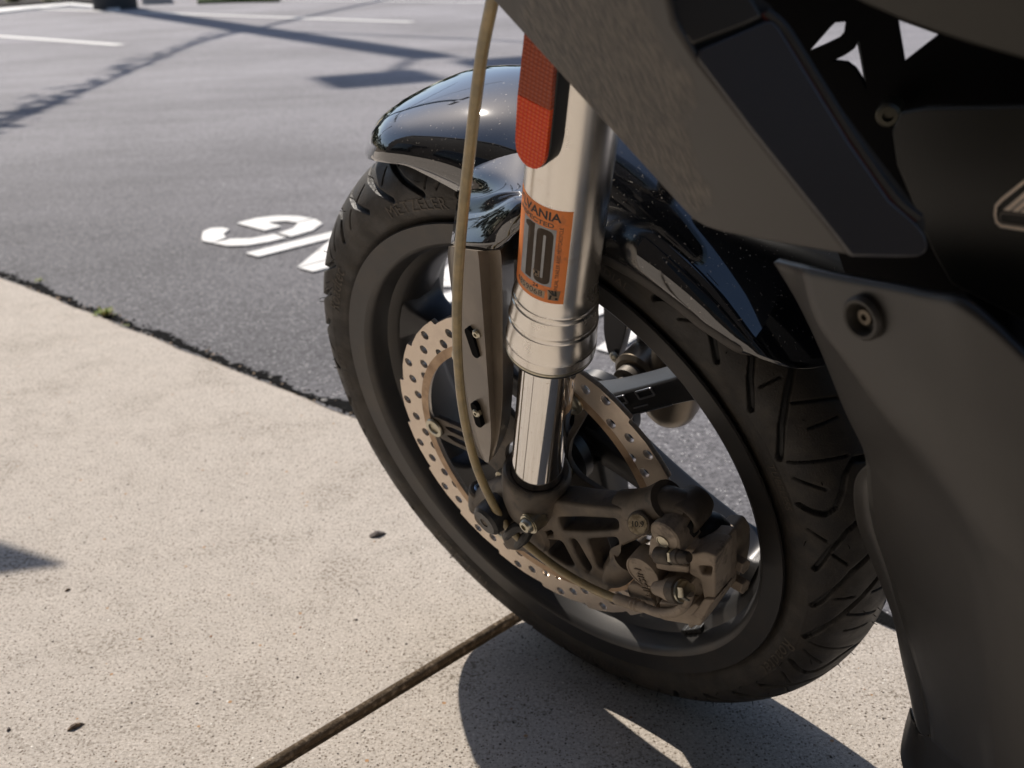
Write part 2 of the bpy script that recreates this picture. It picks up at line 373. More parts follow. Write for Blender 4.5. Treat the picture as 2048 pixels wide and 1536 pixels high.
# painted lettering NO PARKING, read from the far side, and bay lines
def stencil(ch):
    W, H, s = .272, .325, .055
    def arc(cx, cy, rx, ry, t, a0, a1, n=14):
        o_ = [(cx + rx * math.cos(R(a0 + (a1 - a0) * i / n)), cy + ry * math.sin(R(a0 + (a1 - a0) * i / n))) for i in range(n + 1)]
        i_ = [(cx + (rx - t) * math.cos(R(a1 + (a0 - a1) * i / n)), cy + (ry - t * .95) * math.sin(R(a1 + (a0 - a1) * i / n))) for i in range(n + 1)]
        return o_ + i_
    q = lambda x0, y0, x1, y1: [(x0, y0), (x1, y0), (x1, y1), (x0, y1)]
    if ch == 'G':
        B_ = (2.375, -1.79)
        return [[(a - B_[0], b - B_[1]) for a, b in L_] for L_ in ([(2.581, -1.489), (2.632, -1.525), (2.647, -1.557), (2.630, -1.580), (2.596, -1.582), (2.561, -1.541), (2.523, -1.525), (2.506, -1.472), (2.545, -1.469)],
                [(2.503, -1.472), (2.500, -1.528), (2.462, -1.558), (2.452, -1.622), (2.393, -1.619), (2.394, -1.563), (2.408, -1.513), (2.447, -1.478)],
                [(2.452, -1.634), (2.462, -1.690), (2.496, -1.726), (2.504, -1.733), (2.504, -1.791), (2.442, -1.770), (2.400, -1.707), (2.392, -1.632)],
                [(2.640, -1.633), (2.647, -1.7), (2.622, -1.753), (2.571, -1.782), (2.512, -1.790), (2.511, -1.735), (2.55, -1.728), (2.578, -1.690), (2.506, -1.684), (2.504, -1.630)])]
        return [arc(.136, .163, .136, .163, .058, 8 + 40, 76), arc(.136, .163, .136, .163, .058, 82, 176), arc(.136, .163, .136, .163, .058, 184, 268),
                [(.205, .03), (.235, .0), (.265, .03), (.265, .125), (.145, .125), (.145, .075), (.2, .075), (.175, .06), (.143, .058), (.143, .0), (.18, .006)]]
    if ch == 'N': return [q(0, 0, s, H), q(W - s, 0, W, H), [(s + .006, H), (s + .006, H - .10), (W - s - .006, 0), (W - s - .006, .11)]]
    if ch == 'I': return [q(0, 0, s, H)]
    if ch == 'K': return [q(0, 0, s, H), [(s + .01, .13), (s + .01, .2), (W - .07, H), (W, H)], [(s + .05, .165), (s + .09, .215), (W, 0), (W - .07, 0)]]
    if ch == 'R': return [q(0, 0, s, H), [(s + .01, H), (.17, H), (.235, .3), (.25, .24), (.235, .17), (.17, .13), (s + .01, .13), (s + .01, .175), (.16, .18), (.19, .21), (.19, .25), (.16, .275), (s + .01, .28)], [(.12, .125), (.18, .125), (W, 0), (W - .07, 0)]]
    if ch == 'P': return [q(0, 0, s, H), [(s + .01, H), (.17, H), (.235, .3), (.25, .24), (.235, .15), (.17, .11), (s + .01, .11), (s + .01, .16), (.16, .165), (.19, .2), (.19, .25), (.16, .275), (s + .01, .28)]]
    if ch == 'A': return [[(0, 0), (.06, 0), (.13, H), (.09, H)], [(W, 0), (W - .06, 0), (.142, H), (.182, H)], q(.085, .08, .187, .125)]
    if ch == 'O': return [arc(.136, .163, .136, .163, .058, 96, 264), arc(.136, .163, .136, .163, .058, -84, 84)]
def letter(ch, u0, v0):
    bm = nbm(); N = stencil(ch)
    for poly in N:
        add_mapped(bm, curve_mesh([rounded(poly, .004, 2)], .001), lambda x, y, z: gu(u0 + x, v0 + y, -.0004 + z))
    return finish('painted_letter', bm, WHITE, base=False, smooth=0)
words = [('G', 2.375), ('N', 2.075), ('I', 1.955), ('K', 1.655), ('R', 1.36), ('A', 1.06), ('P', .775), ('O', .28), ('N', -.02)]
for ch, u0 in words:
    L_ = {'G': 'white stencilled letter G painted on the asphalt, clear of the tyre', 'N': 'white stencilled letter N half hidden behind the front tyre', 'I': 'white stencilled letter I seen through the wheel rim', 'K': 'white stencilled letter K glimpsed behind the fork'}.get(ch)
    o = letter(ch, u0, -1.79)
    if ch == 'G' and False: pass
    tag(o, L_ or 'white stencilled road letter ' + ch + ' hidden behind the motorcycle', 'road marking', 'stencilled letters on the asphalt')
    if u0 < 0: o['label'] = 'white stencilled letter N starting the word hidden behind the motorcycle'
def line(u0, v0, u1, v1, wd, label):
    a = np.array([u0, v0]); b = np.array([u1, v1]); d = (b - a) / np.linalg.norm(b - a); n = np.array([-d[1], d[0]]) * wd / 2
    o = sheet('painted_line', [tuple(a - n), tuple(b - n), tuple(b + n), tuple(a + n)], .0002, WHITE)
    tag(o, label, 'road marking', 'painted bay lines')
line(8.80, -4.60, 12.6, -4.62, .10, 'short white bay line at the left edge of the lot')
line(8.2, -7.15, 16.0, -7.3, .11, 'long white bay line ending near the middle of the lot')
line(7.5, -9.75, 14.5, -9.55, .11, 'farthest white bay line running across the top')

# ------------------------------------------------------------------ the motorcycle
root = bpy.data.objects.new('motorcycle', None); COL.objects.link(root)
mm = Matrix.Identity(4)
for i in range(3):
    for j in range(3): mm[i][j] = MW[i][j]
bw = toW(BASE)
for i in range(3): mm[i][3] = bw[i]
root.matrix_world = mm; root.empty_display_size = .1
tag(root, 'black sport motorcycle seen close up at its front wheel, fork and side panels', 'motorcycle')

# tyre --------------------------------------------------------------
def tyre_profile():
    half = [(.0480, .2262), (.0502, .2335), (.0537, .2390), (.0562, .2455), (.0568, .2520), (.0562, .2590), (.0535, .2668), (.0478, .2742), (.0395, .2808), (.0290, .2862), (.0155, .2902)]
    pts = half + [(0, .2918)] + [(-a, r) for a, r in half[::-1]]
    c = crom([(a, r, 0) for a, r in pts], 40)[:, :2]
    S = np.concatenate([[0], np.cumsum(np.hypot(*np.diff(c, axis=0).T))]); S -= S[len(S) // 2]
    return c, S * 1000          # s in mm from the crown
prof, S = tyre_profile(); SM = S[-1]
def samp(s): return np.stack([np.interp(-s, S, prof[:, 0]), np.interp(-s, S, prof[:, 1])], 1)   # s > 0 on the left (near) side
gro = [  # (polyline [(deg, mm)], width mm, depth mm) for the near half, repeated every 40 degrees
    ([(165.6, 13), (164.6, 24), (165.7, 33), (168.0, 39.5), (170.0, 47), (170.5, 55), (169.6, 63), (168.2, 71)], 4.4, 4.2),
    ([(171.6, 14), (172.5, 22), (173.8, 31), (174.7, 43), (177.2, 57), (181.5, 70)], 4.2, 4.2),
    ([(176.5, 2), (178.2, 12), (180.6, 24), (182.6, 43), (186.2, 58), (190.5, 71)], 4.4, 4.2),
    ([(183.2, 3), (186.3, 15), (188.5, 31), (191.2, 45), (194.6, 58), (199.5, 71)], 4.6, 4.2),
    ([(163.2, 67), (166.6, 49)], 1.5, 2), ([(170.8, 30), (171.6, 20)], 1.4, 2), ([(173.0, 70), (175.6, 58)], 1.4, 2),
    ([(178.3, 56), (181, 46)], 1.5, 2), ([(188.0, 56), (188.4, 41)], 1.5, 2), ([(189.4, 24), (190.3, 10)], 1.4, 2), ([(192.4, 44), (195.7, 14)], 1.5, 2),
    ([(196.8, 43), (197.9, 20)], 1.5, 2), ([(200.3, 66), (203.5, 26)], 1.5, 2), ([(174.5, 20), (176.5, 6)], 1.3, 2)]
def groove_depth(A, SS):
    """A degrees, SS mm -> depth mm"""
    D = np.zeros(A.shape)
    for side in (1, -1):
        base = ((A + (0 if side > 0 else 20)) % 40); s = SS * side
        for pl, wd, dp in gro:
            for off in (-40, 0, 40):
                q = np.array([((a % 40 if False else a - 160) + off, y) for a, y in pl])
                a0, a1 = q[:, 0].min() - 2, q[:, 0].max() + 2
                for (x0, y0), (x1, y1) in zip(q[:-1], q[1:]):
                    msk = (base > min(x0, x1) - 2) & (base < max(x0, x1) + 2) & (s > min(y0, y1) - 6) & (s < max(y0, y1) + 6)
                    if not msk.any(): continue
                    k = 5.0   # mm per degree at the tread
                    px, py = base[msk] * k, s[msk]; ax, ay, bx, by = x0 * k, y0, x1 * k, y1
                    dx, dy = bx - ax, by - ay; t = np.clip(((px - ax) * dx + (py - ay) * dy) / (dx * dx + dy * dy), 0, 1)
                    d = np.hypot(px - ax - t * dx, py - ay - t * dy)
                    D[msk] = np.maximum(D[msk], dp * np.clip((wd / 2 + .40 - d) / .8, 0, 1))
    return D
NA = 1900
ss = np.concatenate([np.linspace(-SM, -74, 26), np.arange(-73.2, 73.3, .95), np.linspace(74, SM, 26)])
pr = samp(ss); tn = np.gradient(pr, axis=0); tn /= np.linalg.norm(tn, axis=1)[:, None]; nn_ = np.stack([tn[:, 1], -tn[:, 0]], 1)
nn_ *= np.sign((nn_ * (pr - np.array([0, .245]))).sum(1))[:, None]
AA, SS_ = np.meshgrid(np.linspace(0, 360, NA, endpoint=False), ss, indexing='ij')
D = groove_depth(AA, SS_) * np.clip((75.5 - np.abs(SS_)) / 3, 0, 1)
# raised ribs of the sidewall and the slight step where tread meets sidewall
ridge = .5 * np.exp(-((np.abs(SS_) - 75.5) / .7) ** 2) + .45 * np.exp(-((np.abs(SS_) - 101) / .6) ** 2) + .25 * np.exp(-((np.abs(SS_) - 98) / .5) ** 2)
disp = (-D + ridge) * .001
Y = pr[None, :, 0] + nn_[None, :, 0] * disp; Rr = pr[None, :, 1] + nn_[None, :, 1] * disp
a_ = np.radians(AA); V = np.stack([Rr * np.cos(a_), Y, Rr * np.sin(a_)], -1).reshape(-1, 3)
ns = len(ss); i, j = np.meshgrid(np.arange(NA), np.arange(ns - 1), indexing='ij'); i2 = (i + 1) % NA
Fc = np.stack([i * ns + j, i2 * ns + j, i2 * ns + j + 1, i * ns + j + 1], -1).reshape(-1, 4)
me = bpy.data.meshes.new('front_tyre'); me.vertices.add(len(V)); me.vertices.foreach_set('co', V.ravel())
me.loops.add(Fc.size); me.loops.foreach_set('vertex_index', Fc.ravel().astype(np.int32)); me.polygons.add(len(Fc))
me.polygons.foreach_set('loop_start', np.arange(0, Fc.size, 4, dtype=np.int32)); me.update(calc_edges=True); me.validate()
ca_ = me.attributes.new('groove_shade', 'FLOAT', 'POINT'); ca_.data.foreach_set('value', np.clip(D / 2.0, 0, 1).ravel().astype(np.float32))
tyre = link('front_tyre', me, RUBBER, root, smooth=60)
# moulding hairs and raised lettering belong to the tyre's rubber
def sw(ang, r, h=0.):
    """point on the near sidewall"""
    k = len(prof) // 2; rr = prof[:k, 1]; yy = prof[:k, 0]; y = np.interp(r, rr, yy); a = R(ang)
    return np.array([r * math.cos(a), y + h, r * math.sin(a)])
bm = nbm()
for q in range(95):
    s = random.choice([74.5, 74.5, 60, 45, 30, 12, 0, 52, 68]) + random.uniform(-1.5, 1.5); a = R(random.uniform(0, 360)); p0 = samp(np.array([s]))[0]
    y, r = p0; n = np.array([0, y * 2.2, 0]) if False else None
    k = np.argmin(abs(ss - s)); nv = nn_[k]
    e = np.array([math.cos(a), 0, math.sin(a)]); p = e * r + np.array([0, y, 0]); d = e * nv[1] + np.array([0, nv[0], 0]); ln = random.uniform(.0025, .0045)
    j_ = np.array([random.uniform(-.35, .35) for _ in range(3)])
    tube(bm, [p - d * .001, p + d * ln * .5, p + (d + j_ * .8) * ln], [.00042, .00036, .0003], 5, 3)
tag(finish('moulding_hairs', bm, mat('hair_rubber', (.02, .018, .016), .6), tyre, smooth=0), kind='stuff')
RAISED = mat('raised_rubber', (.080, .066, .050), .6)
for ang, r, txt, size, sh in ((76, .2492, 'METZELER', .0155, 0), (33, .2495, 'Roadtec', .0165, .25), (8, .2485, '120/70 ZR 17', .0085, 0), (-48, .2492, 'METZELER', .0155, 0), (-92, .2490, '120/70 ZR 17 M/C', .0095, 0), (-150, .2492, 'Roadtec', .0165, .25), (120, .2485, 'RADIAL', .0095, 0), (165, .2485, 'TUBELESS', .0085, 0)):
    tm = text_mesh(txt, size, 0, space=1.12, shear=sh); bm = nbm()
    def f(x, y, z, ang=ang, r=r):
        return sw(ang + math.degrees(x / r), min(max(r + y, .2365), .264), .0006)
    add_mapped(bm, tm, f); finish('raised_lettering', bm, RAISED, tyre, smooth=0, recalc=False)

# rim -----------------------------------------------------------------
def rev(prof_, seg=180, name='x', m=RIMM, parent=root, close=True, a0=0, a1=2 * math.pi):
    bm = nbm(); lathe(bm, prof_, seg=seg, close=close, a0=a0, a1=a1, cap=False); return finish(name, bm, m, parent, smooth=28)
rp = [(.0558, .2300), (.0562, .2322), (.0545, .2330), (.0525, .2320), (.0505, .2280), (.0498, .2180), (.0440, .2150), (.0300, .2120), (.0200, .2040), (.008, .1990),
      (-.008, .1990), (-.0200, .2040), (-.0300, .2120), (-.0440, .2150), (-.0498, .2180), (-.0505, .2280), (-.0545, .2330), (-.0562, .2310), (-.0558, .2285), (-.0540, .2150),
      (-.0520, .2110), (-.0470, .2085), (-.0330, .2050), (-.0270, .1995), (-.0215, .1955), (-.0080, .1920), (.0080, .1920), (.0215, .1955), (.0270, .1995), (.0330, .2050), (.0470, .2085), (.0520, .2110), (.0545, .2145)]
rim = rev(rp, 240, 'wheel_rim')
# six slightly offset box-section spokes and the hub
for k_, (dg, off) in enumerate(((212, .0165), (152, .0165), (92, .0165), (22, .017), (332, .0165), (272, .0165))):
    bm = nbm(); d = np.array([math.cos(R(dg)), 0, math.sin(R(dg))]); t = np.array([math.cos(R(dg - 90)), 0, math.sin(R(dg - 90))]); yv = np.array([0, 1., 0])
    if dg == 22: t = -t
    rows = []
    for r, hw, hy in ((.010, .020, .022), (.03, .0165, .0200), (.06, .0135, .0172), (.10, .0118, .0155), (.14, .0115, .0155), (.17, .0125, .017), (.184, .017, .021), (.1935, .029, .026)):
        ring = []
        for q in range(20):
            th = 2 * math.pi * q / 20; c_, s_ = math.cos(th), math.sin(th)
            p_ = d * r + t * (off + hw * math.copysign(abs(c_) ** .28, c_)) + yv * hy * math.copysign(abs(s_) ** .28, s_)
            if r > .19: rr = math.hypot(p_[0], p_[2]); p_ = p_ + d * (.1965 - rr)
            ring.append(p_)
        rows.append(ring + [ring[0]])
    grid(bm, rows, 1, 4, smooth_u=False)
    bmesh.ops.remove_doubles(bm, verts=bm.verts, dist=1e-5)
    sp1 = finish('spoke', bm, SPOKEM, rim, smooth=40)
    if dg == 152:     # cast pockets and ribs on the flank of this spoke
        bm = nbm(); yy = .0162
        def sq(r0, r1, o0, o1): return [tuple((d * r + t * (off + o))[[0, 2]]) for r, o in ((r0, o0), (r1, o0), (r1, o1), (r0, o1))]
        for r0, r1 in ((.078, .098), (.112, .132)):
            plate(bm, [rounded(sq(r0, r1, .0015, .0095), .0015, 3), rounded(sq(r0 + .0016, r1 - .0016, .0029, .0081), .001, 3)], yy, .0008, .0002)
        for r0, r1, o0 in ((.066, .088, -.0045), (.100, .118, -.0045), (.060, .142, -.0100)): plate(bm, [sq(r0, r1, o0, o0 + .0009)], yy, .0008, .0002)
        finish('cast_rib', bm, mat('bright_edge', (.30, .30, .32), .3, .8), rim)
bm = nbm()
lathe(bm, [(-.046, .012), (-.046, .030), (-.040, .036), (-.030, .036), (-.024, .031), (.024, .031), (.030, .036), (.040, .036), (.046, .030), (.046, .012)], seg=64); finish('hub', bm, SPOKEM, rim)
def on_rim(ang, y, r): a = R(ang); return np.array([r * math.cos(a), y, r * math.sin(a)]), np.array([math.cos(a), 0, math.sin(a)])
# valve stem and balance weight, seen low inside the rim
q = P(1410, 1281, .030); ang = math.degrees(math.atan2(q[2], q[0])); p0, e = on_rim(ang, .030, .2048); t = np.array([-e[2], 0, e[0]])
bm = nbm(); rot = np.stack([t, [0, 1, 0], e], 1)
for s_ in (-.0105, -.0035, .0035, .0105): box(bm, p0 - e * .0022 + t * s_, (.0064, .013, .0045), rot)
finish('balance_weight', bm, BLACKP, rim, bevel=.0008)
q = P(1447, 1215, .0); ang = math.degrees(math.atan2(q[2], q[0])); p0, e = on_rim(ang, .0, .1925)
bm = nbm(); lathe(bm, [(0, .0085), (.006, .0080), (.010, .0055), (.016, .0045)], p0, -e, 24); hexhead(bm, p0 - e * .014, -e, .0062, .004); cyl(bm, p0 - e * .017, -e, .0042, .017, 20)
cyl(bm, p0 - e * .032, -e, .0052, .010, 20); finish('valve_stem', bm, mat('blue_black_rubber', (.02, .03, .05), .35, .4), rim)

# brake discs --------------------------------------------------------
def disc(side, nm):
    Yd = .0648 * side
    out = []
    for k in range(18):
        b = 2.3 + 20 * k
        for d_, r in ((0, .1563), (.8, .1565), (6, .1557), (12, .1547), (17.6, .1530), (18.8, .1521), (19.5, .1527)):
            a = R(b - d_ + 20); out.append((r * math.cos(a), r * math.sin(a)))
    out = out[::-1] if side < 0 else out
    # order by angle
    out = sorted(out, key=lambda q: math.atan2(q[1], q[0]))
    polys = [out]
    inn = []
    for k in range(180):
        a = R(2 * k + .5); dd = abs(((2 * k + .5 - 6 + 30) % 60) - 30)
        inn.append(((.1225 - .0055 * max(0, 1 - dd / 5.5)) * math.cos(a), (.1225 - .0055 * max(0, 1 - dd / 5.5)) * math.sin(a)))
    polys.append(inn)
    for k in range(18):
        for r, a0 in ((.149, 14), (.1412, 7.3), (.1342, 20.5), (.1292, 14.2)):
            if a0 == 14.2 and k % 3 == 0: continue
            a = R(a0 + 20 * k); c0 = (r * math.cos(a), r * math.sin(a)); polys.append([(c0[0] + .0043 * math.cos(t_ * math.pi / 9), c0[1] + .0043 * math.sin(t_ * math.pi / 9)) for t_ in range(18)])
    bm = nbm(); plate(bm, polys, Yd, .0024, .00035); d = finish('brake_disc', bm, DISCM, root, smooth=30)
    bm = nbm(); lathe(bm, [(0, .1215), (0, .1298), (.0001, .1298), (.0001, .1215)], (0, Yd + side * .0024, 0), (0, side, 0), 180, close=True, cap=False); 
    # dull inner band left unswept by the pads
    finish('inner_band', bm, DISCIN, d, smooth=0)
    polys = []
    o_ = []
    for k in range(6):
        a = 6 + 60 * k
        for dd, r in ((-30, .052), (-20, .055), (-11, .072), (-8, .098), (-6.6, .115), (-4.5, .1205), (4.5, .1205), (6.6, .115), (8, .098), (11, .072), (20, .055)):
            o_.append((r * math.cos(R(a + dd)), r * math.sin(R(a + dd))))
    polys.append(rounded(o_, .004, 3)); polys.append([(.032 * math.cos(R(t_ * 10)), .032 * math.sin(R(t_ * 10))) for t_ in range(36)])
    for k in range(6):
        for sg in (-1, 1):
            w_ = [(.074, 1.8), (.100, 1.4), (.106, 3.0), (.096, 5.2), (.078, 6.6)]
            polys.append(rounded([(r * math.cos(R(6 + 60 * k + sg * dd)), r * math.sin(R(6 + 60 * k + sg * dd))) for r, dd in w_], .003, 3))
    bm = nbm(); plate(bm, polys, Yd - side * .001, .0026, .0005); finish('disc_carrier', bm, CAST, d, smooth=30)
    for k in range(6):
        a = R(6 + 60 * k); p0 = np.array([.1175 * math.cos(a), Yd + side * .0024, .1175 * math.sin(a)])
        bm = nbm(); lathe(bm, [(0, .0050), (0, .0098), (.0014, .0100), (.0026, .0092), (.0028, .0058), (.0008, .0050)], p0, (0, side, 0), 32, cap=True); finish('floating_bolt', bm, STEEL if side > 0 else CAST, d)
    for k in range(6):
        a = R(36 + 60 * k); p0 = np.array([.045 * math.cos(a), Yd + side * .002, .045 * math.sin(a)])
        bm = nbm(); lathe(bm, [(0, .007), (.004, .0065), (.0055, .004), (.003, .003)], p0, (0, side, 0), 24); finish('carrier_bolt', bm, STEEL, d)
    return d
disc(1, 'left')
bm = nbm(); cyl(bm, (0, -.135, 0), (0, 1, 0), .0095, .27); lathe(bm, [(0, .010), (0, .016), (.018, .016), (.020, .013)], (0, .070, 0), (0, 1, 0), 32); lathe(bm, [(0, .010), (0, .016), (.018, .016), (.020, .013)], (0, -.070, 0), (0, -1, 0), 32)
finish('axle', bm, CAST, root)

# fork --------------------------------------------------------------
FANG, FX0 = 21.2, -.0423
FA = R(FANG); FD = np.array([-math.sin(FA), 0, math.cos(FA)])
def fork(side):
    fb = np.array([FX0, .105 * side, .029])
    bm = nbm(); lathe(bm, [(-.02, .0205), (.30, .0205)], fb, FD, 96); inner = finish('chrome_stanchion', bm, CHROME, root)
    bm = nbm(); lathe(bm, [(.1610, .0206), (.1610, .0296), (.1622, .0310), (.1634, .0310), (.1640, .0304)], fb, FD, 96, cap=False)
    seal = finish('dust_seal', bm, BLACKP, root)
    bm = nbm(); lathe(bm, [(.1640, .029), (.1640, .0312), (.1654, .0312), (.1654, .029)], fb, FD, 96, cap=False, close=True, a0=.35, a1=2 * math.pi - .1); finish('seal_spring', bm, STEEL, seal)
    bm = nbm(); lathe(bm, [(.1655, .0215), (.1655, .0305), (.1667, .0314), (.1740, .0315), (.1752, .0308), (.1935, .0305), (.1948, .0296), (.1965, .0294), (.1978, .0299), (.1990, .0295), (.2105, .0291), (.2117, .0283), (.2135, .0279), (.2155, .0284), (.2168, .0276), (.2290, .0266), (.62, .0266)], fb, FD, 128)
    tubeo = finish('outer_fork_tube', bm, ALU, root, smooth=30)
    return fb, tubeo
FB, FTUBE = fork(1); fork(-1)
_, FX, FY = basis(FD, (0, 1, 0))   # directions around the left tube
def cylpt(u, v, r=.0266):
    o, d = ray(u, v); oo = o - FB; a = oo - FD * (oo @ FD); b = d - FD * (d @ FD)
    A = b @ b; B = 2 * a @ b; C = a @ a - r * r; D_ = B * B - 4 * A * C
    if D_ < 0: t = -B / (2 * A)
    else: t = (-B - math.sqrt(D_)) / (2 * A)
    p = o + t * d - FB; return p @ FD, math.atan2(p @ FY, p @ FX)
def fcyl(s, phi, r): return FB + FD * s + r * (math.cos(phi) * FX + math.sin(phi) * FY)
# inspection sticker
s_tr, p_tr = cylpt(1147.5, 424); s_br, p_br = cylpt(1130.8, 608); sgn = 1 if cylpt(1100, 420)[1] > p_tr else -1
s_tl, p_tl = cylpt(1049.5, 378)
SW, SH = .046, s_tr - s_br
print('sticker', s_tr, s_br, p_tr, p_br, p_tl, sgn, 'arc', abs(p_tl - p_tr) * .0266)
rS = .0266
def stick(x, y, h=0.):      # x mm from the right edge to the left, y mm up from the bottom
    ph = p_tr + (p_br - p_tr) * 0 + sgn * (x / rS); return fcyl(s_br + y, ph, rS + .00012 + h)
def flat(bm, x0, y0, x1, y1, h, mi):
    nx = max(2, int(abs(x1 - x0) / .0015)); V_ = [[bm.verts.new(stick(x0 + (x1 - x0) * i / nx, yy, h)) for i in range(nx + 1)] for yy in (y0, y1)]
    for i in range(nx): bm.faces.new((V_[0][i], V_[0][i + 1], V_[1][i + 1], V_[1][i])).material_index = mi
def stext(bm, s, xc, yc, size, h, mi, rot=0, align='CENTER', space=1., sx=1., off=0.):
    tm = text_mesh(s, size, 0, align, space=space, bevel=off)
    if not rot: tm = strips(tm)
    def f(x, y, z):
        x *= sx
        if rot: x, y = -y, x
        return stick(xc - x, yc + y, h)
    add_mapped(bm, tm, f, mi)
OR = mat('sticker_orange', (.84, .24, .045), .45, var=((.40, .13, .05), 120, .55, .8)); OR2 = mat('sticker_grey', (.30, .31, .32), .4, var=((.40, .41, .42), 90, .4, .6)); INK = mat('sticker_ink', (.03, .026, .022), .5)
DK = mat('sticker_numeral', (.105, .072, .045), .5); TAN = mat('sticker_tan', (.42, .31, .21), .5)
bm = nbm(); W_ = .050; H_ = SH
flat(bm, 0, 0, W_, H_, 0, 0)
flat(bm, .0088, .0135, .0340, H_ - .0150, .00004, 1)          # grey month field
flat(bm, .0035 + .004, .0035, .0115, .0115, .00004, 4) if False else None
flat(bm, .0125, .0030, .034, .0090, .00004, 4)                # serial strip
stext(bm, 'PENNSYLVANIA', .0068, H_ - .0060, .0088, .00010, 2, align='RIGHT', sx=1.0, off=.00022)
stext(bm, 'INSPECTED', .0105, H_ - .0125, .0044, .00008, 3, align='RIGHT', sx=1.35, off=.0001)
stext(bm, '24', .0195, .0113, .0042, .00008, 2, off=.00006)
stext(bm, '4859068', .0140, .0062, .0064, .00009, 2, align='RIGHT', space=1.05)
stext(bm, 'ANNUAL TRAILER AND MOTORCYCLE', .0058, H_ * .47, .0034, .00008, 2, rot=1, sx=.92)
# the month numerals: a 1 and a 0 drawn as heavy condensed figures
def spoly(polys, h, mi): add_mapped(bm, strips(curve_mesh(polys, .00001)), lambda x, y, z: stick(x, y, h), mi)
y0, y1 = .0148, H_ - .0165
spoly([rounded([(.0102, y0), (.0216, y0), (.0216, y1), (.0102, y1)], .0046, 5), rounded([(.0150, y0 + .0045), (.0168, y0 + .0045), (.0168, y1 - .0045), (.0150, y1 - .0045)], .0009, 3)], .00008, 3)
spoly([[(.0234, y0 + .0003), (.0288, y0 + .0003), (.0288, y1 - .005), (.0318, y1 - .004), (.0318, y1 - .0015), (.0280, y1 + .0008), (.0234, y1 + .0008)]], .00008, 3)
# small ribboned keystone emblems
def keyst(x, y, k):
    spoly([[(x + k, y + k), (x - k, y + k), (x - k * .8, y - k), (x + k * .8, y - k)]], .00010, 4)
    for t_ in range(3):
        a = [(x + k * (.95 - .5 * t_), y + k * .95), (x + k * (.65 - .5 * t_), y + k * .95), (x - k * (.2 + .15 * t_), y - k * .1), (x + k * .45, y - k * .95), (x + k * .25, y - k * .95), (x + k * (.15 - .15 * t_), y)]
        spoly([[a[0], a[1], a[2], a[5]]], .00014, 2)
    spoly([[(x + k * .5, y), (x + k * .2, y), (x + k * .4, y - k * .95), (x + k * .75, y - k * .95)]], .00014, 2)
    spoly([[(x - k * .45 + k * .22 * math.cos(i), y - k * .6 + k * .22 * math.sin(i)) for i in np.linspace(0, 6.28, 12, endpoint=False)]], .00014, 2)
keyst(.0068, .0070, .0042); keyst(.0197, .0215, .0026)
for i, (xx, yy) in enumerate(((.0305, .0165), (.0315, .0165), (.0325, .0165))): pass
tag(finish('inspection_sticker', bm, [OR, OR2, INK, DK, TAN], FTUBE, smooth=0, recalc=False))

# reflector ----------------------------------------------------------
YR = .142
outl = xz([(1052, 40), (1033, 275), (1040, 310), (1058, 334), (1075, 340), (1092, 330), (1100, 300), (1124, 60)], YR)
bm = nbm(); plate(bm, [rounded(outl, .004, 3)], YR - .007, .0065, .0015); refl = finish('reflector_housing', bm, BLACKP, root)
def lensmat(name, c1, c2, sc_, em=0):
    m = mat(name, c1, .3, 0, coat=.15); t = m.node_tree; N = t.nodes; b = N['Principled BSDF']; L = t.links
    tc = N.new('ShaderNodeTexCoord'); vo = N.new('ShaderNodeTexVoronoi'); vo.inputs['Scale'].default_value = sc_; vo.inputs['Randomness'].default_value = .0
    mp = N.new('ShaderNodeMapping'); mp.inputs['Rotation'].default_value = (0, R(24), 0); L.new(tc.outputs['Object'], mp.inputs[0])
    mp.inputs['Scale'].default_value = (1, .01, 1.0)
    L.new(mp.outputs[0], vo.inputs[0]); r = N.new('ShaderNodeMapRange'); r.inputs[1].default_value = .15; r.inputs[2].default_value = .6; L.new(vo.outputs['Distance'], r.inputs[0])
    mx = N.new('ShaderNodeMix'); mx.data_type = 'RGBA'; mx.inputs[6].default_value = (*c1, 1); mx.inputs[7].default_value = (*c2, 1); L.new(r.outputs[0], mx.inputs[0]); L.new(mx.outputs[2], b.inputs['Base Color'])
    bp = N.new('ShaderNodeBump'); bp.inputs['Distance'].default_value = .0012; L.new(vo.outputs['Distance'], bp.inputs['Height']); L.new(bp.outputs[0], b.inputs['Normal']); b.inputs['Specular IOR Level'].default_value = .2
    return m
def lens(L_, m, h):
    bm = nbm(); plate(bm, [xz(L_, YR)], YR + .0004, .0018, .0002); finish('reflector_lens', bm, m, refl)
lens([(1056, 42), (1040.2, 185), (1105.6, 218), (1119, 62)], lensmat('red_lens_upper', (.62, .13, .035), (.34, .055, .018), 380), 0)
lens([(1040, 185.5), (1035, 275), (1037, 295), (1042, 309), (1050, 321), (1060, 330), (1070, 334), (1078, 334.5), (1085, 331), (1090, 325), (1094, 315), (1096.5, 300), (1105.5, 218.5)], lensmat('red_lens_lower', (1.0, .30, .04), (.80, .06, .01), 380), 0)

